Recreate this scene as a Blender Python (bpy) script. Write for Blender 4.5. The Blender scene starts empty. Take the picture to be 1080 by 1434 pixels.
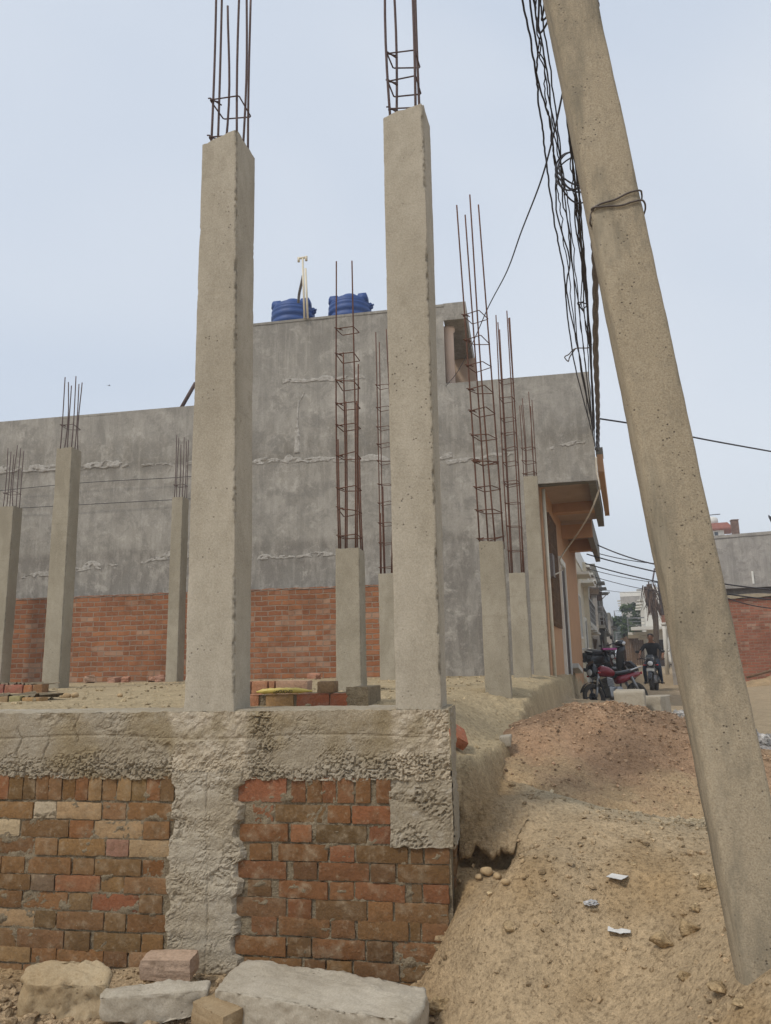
import bpy, bmesh, math, random
import numpy as np
from math import sin, cos, tan, atan, atan2, pi, radians, hypot, sqrt
from mathutils import Vector, Matrix, Euler
random.seed(7); RNG = np.random.default_rng(11)
scene = bpy.context.scene
COL = scene.collection

# ------------------------------------------------------------------ camera
F_PX = 1050.0; PSI = radians(10); TH = atan(.2); RHO = radians(1.2)
CAM = Vector((0, 0, 1.4))
fw = Vector((-sin(PSI)*cos(TH), cos(PSI)*cos(TH), sin(TH)))
r0 = Vector((cos(PSI), sin(PSI), 0)); u0 = Vector((sin(PSI)*sin(TH), -cos(PSI)*sin(TH), cos(TH)))
CR = r0*cos(RHO)-u0*sin(RHO); CU = u0*cos(RHO)+r0*sin(RHO)
cam = bpy.data.cameras.new('camera'); camo = bpy.data.objects.new('camera', cam); COL.objects.link(camo)
m = Matrix((CR, CU, -fw)).transposed().to_4x4(); m.translation = CAM
camo.matrix_world = m
cam.sensor_fit = 'HORIZONTAL'; cam.sensor_width = 36; cam.lens = 36*F_PX/1080; cam.clip_end = 6000; cam.clip_start = .05
scene.camera = camo
def ray(x, y): return fw + CR*((x-540)/F_PX) + CU*((717-y)/F_PX)
def aY(x, y, Y): d = ray(x, y); return CAM + d*(Y/d.y)
def aZ(x, y, Z): d = ray(x, y); return CAM + d*((Z-CAM.z)/d.z)
def aD(x, y, D): d = ray(x, y); return CAM + d*(D/hypot(d.x, d.y))
SD = Vector((0.129, 0.9916, 0)).normalized()          # street direction
SYAW = -atan2(SD.x, SD.y)

# ------------------------------------------------------------------ numpy noise
PERM = RNG.permutation(256); PERM = np.concatenate([PERM, PERM, PERM])
G3 = RNG.normal(size=(256, 3)); G3 /= np.linalg.norm(G3, axis=1)[:, None]
def pn(x, y, z=0.0):
    x, y, z = np.broadcast_arrays(np.asarray(x, float), np.asarray(y, float), np.asarray(z, float))
    xi = np.floor(x).astype(int); yi = np.floor(y).astype(int); zi = np.floor(z).astype(int)
    xf = x-xi; yf = y-yi; zf = z-zi
    u = xf**3*(xf*(xf*6-15)+10); v = yf**3*(yf*(yf*6-15)+10); w = zf**3*(zf*(zf*6-15)+10)
    def g(dx, dy, dz):
        h = PERM[PERM[PERM[(xi+dx) & 255]+((yi+dy) & 255)]+((zi+dz) & 255)]
        gg = G3[h]
        return gg[..., 0]*(xf-dx)+gg[..., 1]*(yf-dy)+gg[..., 2]*(zf-dz)
    a = g(0,0,0)*(1-u)+g(1,0,0)*u; b = g(0,1,0)*(1-u)+g(1,1,0)*u
    c = g(0,0,1)*(1-u)+g(1,0,1)*u; d = g(0,1,1)*(1-u)+g(1,1,1)*u
    return (a*(1-v)+b*v)*(1-w)+(c*(1-v)+d*v)*w
def fbm(x, y, z=0.0, o=4, gain=.5):
    s = 0; a = 1; f = 1
    for k in range(o):
        s = s+a*pn(np.asarray(x)*f+k*17.3, np.asarray(y)*f-k*9.1, np.asarray(z)*f+k*5.7); a *= gain; f *= 2.03
    return s
def cells(x, y, z=0.0, jit=.8):
    """distance to the nearest and second nearest jittered cell point"""
    x, y, z = np.broadcast_arrays(np.asarray(x, float), np.asarray(y, float), np.asarray(z, float))
    xi = np.floor(x).astype(int); yi = np.floor(y).astype(int); zi = np.floor(z).astype(int)
    d1 = np.full(x.shape, 9.); d2 = np.full(x.shape, 9.)
    for i in (-1,0,1):
        for j in (-1,0,1):
            for k in (-1,0,1):
                h = PERM[PERM[PERM[(xi+i) & 255]+((yi+j) & 255)]+((zi+k) & 255)]
                px = xi+i+.5+jit*.5*G3[h,0]; py = yi+j+.5+jit*.5*G3[h,1]; pz = zi+k+.5+jit*.5*G3[h,2]
                d = np.sqrt((px-x)**2+(py-y)**2+(pz-z)**2)
                d2 = np.minimum(np.maximum(d1, d), d2); d1 = np.minimum(d1, d)
    return d1, d2
def ss(a, b, x):
    t = np.clip((np.asarray(x, float)-a)/(b-a), 0, 1); return t*t*(3-2*t)

# ------------------------------------------------------------------ materials
class Mat:
    def __init__(s, name, rough=.85, spec=.3, metal=0):
        s.m = bpy.data.materials.new(name); s.m.use_nodes = True
        s.t = s.m.node_tree; s.p = s.t.nodes['Principled BSDF']
        s.p.inputs['Roughness'].default_value = rough; s.p.inputs['Metallic'].default_value = metal
        s.p.inputs['Specular IOR Level'].default_value = spec
        tc = s.t.nodes.new('ShaderNodeTexCoord'); oi = s.t.nodes.new('ShaderNodeObjectInfo')
        va = s.t.nodes.new('ShaderNodeVectorMath'); va.operation = 'ADD'
        mu = s.t.nodes.new('ShaderNodeMath'); mu.operation = 'MULTIPLY'; mu.inputs[1].default_value = 37.
        s.t.links.new(oi.outputs['Random'], mu.inputs[0])
        s.t.links.new(tc.outputs['Object'], va.inputs[0]); s.t.links.new(mu.outputs[0], va.inputs[1])
        s.co = va.outputs[0]; s.raw = tc.outputs['Object']
    def L(s, a, b): s.t.links.new(a, b)
    def setin(s, sock, v):
        if hasattr(v, 'is_output'): s.L(v, sock)
        elif isinstance(v, (tuple, list)) and len(v) == 3 and len(sock.default_value) == 4: sock.default_value = (*v, 1)
        else: sock.default_value = v
    def mapv(s, sc=(1,1,1), rot=(0,0,0), co=None):
        n = s.t.nodes.new('ShaderNodeMapping'); n.inputs['Scale'].default_value = sc; n.inputs['Rotation'].default_value = rot
        s.L(co or s.co, n.inputs['Vector']); return n.outputs[0]
    def noise(s, scale, detail=4, rough=.55, co=None, dist=0):
        n = s.t.nodes.new('ShaderNodeTexNoise'); n.inputs['Scale'].default_value = scale
        n.inputs['Detail'].default_value = detail; n.inputs['Roughness'].default_value = rough; n.inputs['Distortion'].default_value = dist
        s.L(co or s.co, n.inputs['Vector']); return n.outputs['Fac']
    def vor(s, scale, co=None, feat='F1'):
        n = s.t.nodes.new('ShaderNodeTexVoronoi'); n.feature = feat; n.inputs['Scale'].default_value = scale
        s.L(co or s.co, n.inputs['Vector']); return n.outputs['Distance']
    def ramp(s, f, st):
        n = s.t.nodes.new('ShaderNodeValToRGB'); e = n.color_ramp.elements
        while len(e) < len(st): e.new(.5)
        for k, (p, c) in enumerate(st):
            e[k].position = p; e[k].color = (*c, 1) if isinstance(c, (tuple, list)) else (c, c, c, 1)
        s.L(f, n.inputs['Fac']); return n.outputs['Color']
    def mix(s, f, a, b, mode='MIX'):
        n = s.t.nodes.new('ShaderNodeMix'); n.data_type = 'RGBA'; n.blend_type = mode
        s.setin(n.inputs[0], f); s.setin(n.inputs[6], a); s.setin(n.inputs[7], b); return n.outputs[2]
    def math(s, op, a, b=0.):
        n = s.t.nodes.new('ShaderNodeMath'); n.operation = op; s.setin(n.inputs[0], a); s.setin(n.inputs[1], b); return n.outputs[0]
    def attr(s, name):
        n = s.t.nodes.new('ShaderNodeAttribute'); n.attribute_name = name; return n.outputs['Color']
    def sep(s, v):
        n = s.t.nodes.new('ShaderNodeSeparateXYZ'); s.L(v, n.inputs[0]); return n.outputs
    def bump(s, h, strength=.5, dist=.01, prev=None):
        n = s.t.nodes.new('ShaderNodeBump'); n.inputs['Strength'].default_value = strength; n.inputs['Distance'].default_value = dist
        s.L(h, n.inputs['Height'])
        if prev: s.L(prev, n.inputs['Normal'])
        return n.outputs[0]
    def done(s, col=None, nrm=None, rough=None):
        if col is not None: s.setin(s.p.inputs['Base Color'], col)
        if nrm is not None: s.L(nrm, s.p.inputs['Normal'])
        if rough is not None: s.L(rough, s.p.inputs['Roughness'])
        return s.m
def concrete(name, a, b, dark, pits=1., stretch=(1,1,.35)):
    k = Mat(name, .93, .15)
    big = k.noise(2.2, 5, .6, k.mapv(stretch)); mid = k.noise(11, 5, .65, k.mapv((1,1,.6))); fine = k.noise(120, 3, .7)
    big2 = k.noise(.9, 6, .68, k.mapv((1.6,1.6,1)), .5); c = k.ramp(big, [(.36, a), (.64, b)]); c = k.mix(k.ramp(big2, [(.50, 0.), (.66, .6)]), c, dark)
    lin = k.noise(1., 3, .5, k.mapv((1.2,1.2,26))); c = k.mix(k.ramp(lin, [(.60, 0.), (.70, .30)]), c, dark)
    wht = k.noise(3.3, 6, .72, k.mapv((1,1,.7)), .8); c = k.mix(k.ramp(wht, [(.60, 0.), (.74, .45)]), c, tuple(min(1,x*1.3) for x in b))
    c = k.mix(k.ramp(mid, [(.45, 0.), (.75, .55)]), c, dark)
    c = k.mix(.35, c, k.ramp(fine, [(.3, tuple(x*.7 for x in a)), (.7, tuple(min(1, x*1.25) for x in b))]))
    v = k.vor(38, k.mapv((1,1,.8))); sparse = k.noise(5, 3, .6)
    pit = k.math('MULTIPLY', k.ramp(v, [(.08, 1.), (.2, 0.)]), k.ramp(sparse, [(.52, 0.), (.62, 1.)]))
    c = k.mix(k.math('MULTIPLY', pit, .55*pits), c, tuple(x*.3 for x in dark))
    c = k.mix(1., c, k.attr('tint'), 'OVERLAY')
    h = k.math('ADD', k.math('MULTIPLY', mid, .6), k.math('MULTIPLY', fine, .35))
    h = k.math('SUBTRACT', h, k.math('MULTIPLY', pit, .9*pits))
    return k.done(c, k.bump(h, .7, .006))
M = {}
M['concrete'] = concrete('column_concrete', (.355,.31,.235), (.48,.43,.345), (.245,.21,.155), 1.0)
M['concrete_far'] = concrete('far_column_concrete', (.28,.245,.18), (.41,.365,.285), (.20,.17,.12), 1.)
M['pole'] = concrete('pole_concrete', (.36,.29,.185), (.44,.365,.25), (.24,.20,.145), 1.5, (1,1,.25))
k = Mat('pole_concrete_spun', .9, .2)                      # aggregate speckled pole
b_ = k.noise(3., 5, .6, k.mapv((1,1,.3))); f_ = k.noise(190, 2, .7); m_ = k.noise(22, 4, .7)
c_ = k.ramp(b_, [(.3, (.30,.245,.16)), (.7, (.42,.345,.235))])
c_ = k.mix(.6, c_, k.ramp(f_, [(.32, (.20,.165,.12)), (.5, (.36,.30,.215)), (.72, (.48,.415,.315))]))
c_ = k.mix(k.ramp(m_, [(.5, 0.), (.8, .5)]), c_, (.21,.185,.14)); s2_ = k.noise(2.2, 6, .7, k.mapv((2.2,2.2,.45)), .4); c_ = k.mix(k.ramp(s2_, [(.48, 0.), (.62, .75)]), c_, (.175,.155,.115)); s3_ = k.noise(5., 6, .72, k.mapv((1,1,.25)), .3); c_ = k.mix(k.ramp(s3_, [(.55, 0.), (.70, .5)]), c_, (.47,.405,.30))
v_ = k.vor(60); p_ = k.math('MULTIPLY', k.ramp(v_, [(.1, 1.), (.24, 0.)]), k.ramp(k.noise(9, 3, .6), [(.5, 0.), (.6, 1.)]))
c_ = k.mix(k.math('MULTIPLY', p_, .8), c_, (.06,.05,.04))
M['pole'] = k.done(c_, k.bump(k.math('SUBTRACT', k.math('MULTIPLY', f_, .5), p_), .6, .004))
# rough honeycombed concrete of the plinth
k = Mat('rough_concrete', .95, .12)
big = k.noise(3.5, 6, .6); mid = k.noise(22, 5, .7); fine = k.noise(140, 3, .7)
c = k.ramp(big, [(.3, (.28,.225,.145)), (.5, (.35,.295,.21)), (.7, (.44,.395,.315))])
c = k.mix(k.ramp(mid, [(.4, .0), (.72, .55)]), c, (.22,.17,.105))
c = k.mix(.38, c, k.ramp(fine, [(.3, (.15,.12,.08)), (.7, (.50,.44,.35))]))
c = k.mix(k.ramp(k.noise(9, 5, .7), [(.6, 0.), (.78, .65)]), c, (.54,.50,.435))
c = k.mix(1., c, k.attr('tint'), 'OVERLAY')
M['rough'] = k.done(c, k.bump(k.math('ADD', k.math('MULTIPLY', mid, .7), k.math('MULTIPLY', fine, .4)), .9, .010))
# bricks: per brick tint in the colour attribute
def brickmat(name, grime, amt):
    k = Mat(name, .92, .12)
    t = k.attr('tint'); n1 = k.noise(14, 5, .65); n2 = k.noise(70, 4, .7); n3 = k.noise(4, 4, .6)
    c = k.mix(.45, t, k.ramp(n2, [(.3, (.30,.30,.30)), (.7, (.75,.75,.75))]), 'OVERLAY')
    c = k.mix(k.ramp(n1, [(.5, 0.), (.75, amt)]), c, grime)
    c = k.mix(k.ramp(n3, [(.5, 0.), (.75, .35)]), c, (.16,.10,.05))
    n4 = k.noise(8, 6, .7); c = k.mix(k.ramp(n4, [(.55, 0.), (.72, .6)]), c, (.11,.07,.035)); n5 = k.noise(28, 5, .75); c = k.mix(k.ramp(n5, [(.58, 0.), (.72, .55)]), c, grime)
    return k.done(c, k.bump(k.math('ADD', n1, k.math('MULTIPLY', n2, .6)), .9, .008))
M['brick'] = brickmat('weathered_brick', (.38,.30,.20), .55)
M['redbrick'] = brickmat('red_brick', (.42,.30,.22), .45)
k = Mat('mortar', .96, .1)
n1 = k.noise(16, 5, .65); n2 = k.noise(110, 3, .7)
M['mortar'] = k.done(k.mix(.5, k.ramp(n1, [(.35, (.15,.11,.06)), (.7, (.31,.245,.155))]), k.ramp(n2, [(.3, (.16,.12,.08)), (.7, (.42,.36,.26))])), k.bump(k.math('ADD', n1, n2), .9, .012))
# red brick boundary wall (courses in the material)
def wallbrick(name, c1, c2, mort, pale):
    k = Mat(name, .92, .12)
    sw = k.t.nodes.new('ShaderNodeCombineXYZ'); s_ = k.sep(k.raw)
    k.L(s_[0], sw.inputs[0]); k.L(s_[2], sw.inputs[1])
    wob = k.noise(5, 3, .6, k.raw)
    sub = k.t.nodes.new('ShaderNodeVectorMath'); sub.operation = 'ADD'; k.L(sw.outputs[0], sub.inputs[0])
    cw = k.t.nodes.new('ShaderNodeCombineXYZ'); k.L(k.math('MULTIPLY', wob, .05), cw.inputs[0]); k.L(k.math('MULTIPLY', wob, .045), cw.inputs[1]); k.L(cw.outputs[0], sub.inputs[1])
    b = k.t.nodes.new('ShaderNodeTexBrick'); b.inputs['Scale'].default_value = 1; b.inputs['Brick Width'].default_value = .235; b.inputs['Row Height'].default_value = .085
    b.inputs['Mortar Size'].default_value = .010; b.inputs['Mortar Smooth'].default_value = .3; b.inputs['Bias'].default_value = 0
    k.L(sub.outputs[0], b.inputs['Vector']); b.inputs['Color1'].default_value = (*c1, 1); b.inputs['Color2'].default_value = (*c2, 1); b.inputs['Mortar'].default_value = (*mort, 1)
    n1 = k.noise(26, 5, .7, k.raw)
    mp = k.t.nodes.new('ShaderNodeTexWhiteNoise'); mp.noise_dimensions = '2D'
    # pale individual bricks: snap coordinates to the brick grid
    row = k.math('FLOOR', k.math('DIVIDE', k.sep(sub.outputs[0])[1], .085))
    off = k.math('MULTIPLY', k.math('FLOORED_MODULO', row, 2.), .5)
    colm = k.math('FLOOR', k.math('ADD', k.math('DIVIDE', k.sep(sub.outputs[0])[0], .235), off))
    cc = k.t.nodes.new('ShaderNodeCombineXYZ'); k.L(colm, cc.inputs[0]); k.L(row, cc.inputs[1]); k.L(cc.outputs[0], mp.inputs[0])
    c = k.mix(k.ramp(mp.outputs[0], [(.84, 0.), (.9, .6)]), b.outputs['Color'], pale)
    c = k.mix(k.ramp(mp.outputs[0], [(.05, .5), (.25, 0.)]), c, tuple(x*.5 for x in c1))
    c = k.mix(b.outputs['Fac'], c, mort)
    c = k.mix(k.ramp(n1, [(.4, 0.), (.8, .5)]), c, mort)
    n6 = k.noise(1.6, 6, .7, k.raw, .5); c = k.mix(k.ramp(n6, [(.50, 0.), (.68, .55)]), c, tuple(x*.42 for x in c1)); n7 = k.noise(2.7, 7, .75, k.raw, .4); c = k.mix(k.ramp(n7, [(.55, 0.), (.72, .55)]), c, mort)
    h = k.math('SUBTRACT', k.math('MULTIPLY', n1, .5), b.outputs['Fac'])
    return k.done(c, k.bump(h, .9, .012))
M['redwall'] = wallbrick('red_brick_wall', (.37,.15,.065), (.25,.092,.042), (.30,.22,.16), (.43,.29,.20))
M['redwall_far'] = wallbrick('old_red_brick_wall', (.36,.13,.075), (.27,.10,.06), (.30,.20,.14), (.42,.30,.22))
# grey cement plaster with patches, streaks and lighter/darker lifts
def plaster(name, bands, blotch, z0, z1):
    k = Mat(name, .95, .1)
    z = k.sep(k.raw)[2]
    n1 = k.noise(1.1, 6, .65, k.raw); n2 = k.noise(5.5, 6, .7, k.mapv((1,1,.35), co=k.raw)); n3 = k.noise(40, 4, .7, k.raw)
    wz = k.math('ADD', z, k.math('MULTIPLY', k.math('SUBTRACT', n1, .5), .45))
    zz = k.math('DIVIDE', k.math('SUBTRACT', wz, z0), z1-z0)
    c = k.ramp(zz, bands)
    c = k.mix(k.ramp(n2, [(.44, 0.), (.62, .8)]), c, blotch)
    n4 = k.noise(2.6, 7, .72, k.raw, .6); c = k.mix(k.ramp(n4, [(.49, 0.), (.60, .75)]), c, tuple(x*.44 for x in blotch)); n5 = k.noise(3.7, 7, .75, k.raw, .4); c = k.mix(k.ramp(n5, [(.53, 0.), (.66, .75)]), c, tuple(min(1,x*1.3) for x in blotch))
    c = k.mix(k.ramp(n1, [(.45, 0.), (.7, .5)]), c, tuple(x*.62 for x in blotch))
    st2 = k.noise(5, 5, .7, k.mapv((1,1,.09), co=k.raw)); c = k.mix(k.ramp(st2, [(.50, 0.), (.68, .6)]), c, tuple(x*.45 for x in blotch))
    st = k.noise(16, 4, .7, k.mapv((1,1,.04), co=k.raw))
    c = k.mix(k.ramp(st, [(.55, 0.), (.75, .4)]), c, tuple(min(1, x*1.35) for x in blotch))
    c = k.mix(.25, c, k.ramp(n3, [(.3, tuple(x*.6 for x in blotch)), (.7, tuple(x*1.3 for x in blotch))]))
    return k.done(c, k.bump(k.math('ADD', n2, k.math('MULTIPLY', n3, .5)), .4, .01))
G1, G2, G3c = (.235,.21,.195), (.33,.30,.275), (.27,.24,.215)
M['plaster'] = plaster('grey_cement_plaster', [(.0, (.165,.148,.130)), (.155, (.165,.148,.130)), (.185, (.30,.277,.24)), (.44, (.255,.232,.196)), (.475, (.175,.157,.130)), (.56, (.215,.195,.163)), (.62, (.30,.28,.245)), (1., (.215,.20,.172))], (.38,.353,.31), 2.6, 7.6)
M['plaster_far'] = plaster('far_cement_plaster', [(.0, (.36,.33,.29)), (.5, (.33,.30,.27)), (1., (.36,.34,.31))], (.42,.39,.35), 0, 6)
k = Mat('lime_mortar', .95, .1); n1 = k.noise(20, 5, .7); M['lime'] = k.done(k.ramp(n1, [(.35, (.29,.265,.23)), (.7, (.50,.475,.435))]), k.bump(n1, .8, .01))
def plain(name, col, rough=.6, spec=.3, metal=0, var=.25, scale=9, bumpk=.15):
    k = Mat(name, rough, spec, metal); n = k.noise(scale, 5, .65); f = k.noise(scale*9, 3, .6)
    c = k.ramp(n, [(.3, tuple(x*(1-var) for x in col)), (.7, tuple(min(1, x*(1+var)) for x in col))])
    return k.done(c, k.bump(f, bumpk, .004))
def rust(name, a, b, rough=.85):
    k = Mat(name, rough, .2); n = k.noise(45, 5, .7); r = k.t.nodes.new('ShaderNodeTexWave'); r.bands_direction = 'Z'; r.inputs['Scale'].default_value = 26; k.L(k.raw, r.inputs['Vector'])
    return k.done(k.ramp(n, [(.3, a), (.7, b)]), k.bump(r.outputs['Fac'], .5, .002))
M['rebar'] = rust('rusty_rebar', (.085,.042,.030), (.165,.080,.050))
M['rebar_dark'] = rust('dark_rebar', (.085,.06,.058), (.15,.105,.095))
M['tan'] = plain('tan_paint', (.46,.27,.15), .75, .2, 0, .08, 3)
M['tan_dull'] = plain('dull_tan_paint', (.43,.32,.235), .8, .2, 0, .1, 3)
M['cream'] = plain('cream_paint', (.62,.55,.42), .7, .2, 0, .12, 4)
M['white_paint'] = plain('white_paint', (.72,.70,.64), .7, .2, 0, .12, 3)
M['pinkwhite'] = plain('pale_pink_paint', (.74,.60,.52), .6, .3, 0, .06, 3)
M['darkbeam'] = plain('dark_cement', (.19,.18,.155), .9, .15, 0, .15, 6)
M['cable'] = plain('black_cable', (.035,.03,.032), .55, .3, 0, .3, 30)
M['cable_grey'] = plain('grey_cable', (.17,.15,.14), .6, .3, 0, .3, 30)
M['cable_white'] = plain('cream_cable', (.58,.52,.42), .6, .3, 0, .15, 30)
M['wire'] = plain('binding_wire', (.13,.11,.10), .5, .4, .4, .3, 30)
M['oldbrick'] = plain('dusty_brown_brick', (.20,.135,.11), .9, .1, 0, .3, 14)
M['tank'] = plain('blue_plastic', (.03,.072,.225), .55, .35, 0, .12, 5)
M['pvc'] = plain('cream_pvc', (.66,.60,.47), .5, .3, 0, .1, 8)
M['black'] = plain('black_plastic', (.022,.022,.024), .4, .4, 0, .3, 12)
M['black_gloss'] = plain('black_gloss_paint', (.016,.017,.02), .22, .5, 0, .2, 6, .03)
M['rubber'] = plain('dusty_tyre_rubber', (.06,.052,.043), .85, .2, 0, .4, 25)
M['chrome'] = plain('dull_chrome', (.58,.57,.55), .3, .5, .9, .1, 10, .05)
M['steel'] = plain('grey_steel', (.28,.28,.28), .45, .4, .6, .2, 14)
M['redpaint'] = plain('red_gloss_paint', (.21,.012,.022), .25, .5, 0, .1, 6, .03)
M['redlens'] = plain('red_lens', (.45,.02,.02), .2, .5, 0, .05)
M['lamp'] = plain('lamp_glass', (.62,.64,.66), .12, .6, 0, .1, 6, .02)
M['plate'] = plain('number_plate', (.62,.62,.58), .5, .3, 0, .08)
M['blackcloth'] = plain('black_shirt', (.018,.018,.02), .9, .15, 0, .3, 20, .4)
M['denim'] = plain('dark_denim', (.035,.045,.065), .9, .15, 0, .3, 30, .4)
M['skin'] = plain('brown_skin', (.23,.115,.065), .55, .35, 0, .1, 15)
M['hair'] = plain('black_hair', (.012,.010,.010), .6, .3, 0, .3, 60, .5)
M['eye'] = plain('eye_dark', (.03,.02,.02), .2, .5)
M['lip'] = plain('lip', (.20,.075,.06), .5, .3)
M['glass'] = plain('dark_window', (.035,.04,.045), .12, .6, 0, .3, 2, .02)
M['wood'] = plain('brown_wood', (.17,.105,.06), .7, .25, 0, .35, 8)
M['darkdoor'] = plain('dark_door', (.05,.035,.028), .6, .3, 0, .3, 4)
M['palmtrunk'] = plain('dry_brown_palm', (.13,.085,.06), .95, .1, 0, .5, 6, .8)
M['redtile'] = plain('red_roof_tile', (.26,.10,.07), .8, .2, 0, .15, 8)
M['stone'] = concrete('grey_stone', (.35,.305,.235), (.46,.41,.33), (.26,.215,.15), .7, (1,1,1))
M['yellowstone'] = concrete('yellow_sandstone', (.34,.245,.135), (.44,.355,.235), (.25,.16,.08), .8, (1,1,1))
M['clod'] = concrete('earth_clod', (.40,.28,.15), (.47,.345,.20), (.32,.21,.105), .5, (1,1,1))
M['paper'] = plain('white_paper', (.62,.60,.56), .6, .3, 0, .08, 20)
M['foil'] = plain('silver_foil', (.42,.41,.40), .45, .5, .25, .3, 60)
M['foilgold'] = plain('gold_foil', (.40,.27,.10), .4, .5, .4, .3, 60)
M['yellow'] = plain('yellow_wrapper', (.60,.47,.12), .4, .4, 0, .1, 20)
M['ink'] = plain('dark_ink', (.06,.04,.025), .6, .3)
M['gravel'] = plain('grey_gravel', (.34,.31,.28), .9, .2, 0, .5, 40, .5)
M['bark'] = plain('bark', (.11,.08,.055), .95, .1, 0, .3, 12, .7)
M['pinkcloth'] = plain('pink_cloth', (.40,.07,.22), .8, .2, 0, .2, 20)
M['tile'] = plain('white_floor_tile', (.58,.56,.50), .5, .3, 0, .12, 6)
M['bird'] = plain('bird_feathers', (.05,.045,.045), .8, .2)
def leafmat(name, a, b):
    k = Mat(name, .6, .25); n = k.noise(1.7, 4, .6); f = k.noise(14, 2, .6)
    c = k.mix(.5, k.ramp(n, [(.3, a), (.7, b)]), k.ramp(f, [(.3, a), (.7, b)]))
    return k.done(c)
M['leaf'] = leafmat('green_leaves', (.035,.06,.018), (.085,.125,.035))
M['leaf_far'] = leafmat('far_green_leaves', (.05,.075,.035), (.10,.13,.06))
# soil : tint attribute carries the kind of soil
def soil(name, bumpd=.02, sc=1.):
    k = Mat(name, .97, .08)
    t = k.attr('tint'); n1 = k.noise(5*sc, 6, .65, k.raw); n2 = k.noise(34*sc, 5, .7, k.raw); n3 = k.noise(170*sc, 3, .7, k.raw)
    v = k.vor(52*sc, k.mapv((1,1,1), co=k.raw)); v2 = k.vor(130*sc, co=k.raw)
    c = k.mix(.55, t, k.ramp(n1, [(.3, (.36,.36,.36)), (.7, (.64,.64,.64))]), 'OVERLAY')
    c = k.mix(.5, c, k.ramp(n2, [(.3, (.30,.30,.30)), (.7, (.70,.70,.70))]), 'OVERLAY')
    c = k.mix(.35, c, k.ramp(n3, [(.3, (.28,.28,.28)), (.7, (.72,.72,.72))]), 'OVERLAY')
    h = k.math('ADD', k.math('MULTIPLY', n2, 1.2), k.math('MULTIPLY', n3, .45))
    cav = k.ramp(k.noise(60*sc, 5, .75, k.raw), [(.30, .6), (.46, 0.)]); c = k.mix(cav, c, (.17,.105,.05)); h = k.math('SUBTRACT', h, k.math('MULTIPLY', cav, .8))
    h = k.math('SUBTRACT', h, k.math('MULTIPLY', v, .5)); h = k.math('SUBTRACT', h, k.math('MULTIPLY', v2, .25))
    return k.done(c, k.bump(h, .72, bumpd))
M['soil'] = soil('dry_soil', .022)
M['redsoil'] = soil('reddish_soil', .022, 1.1)

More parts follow.
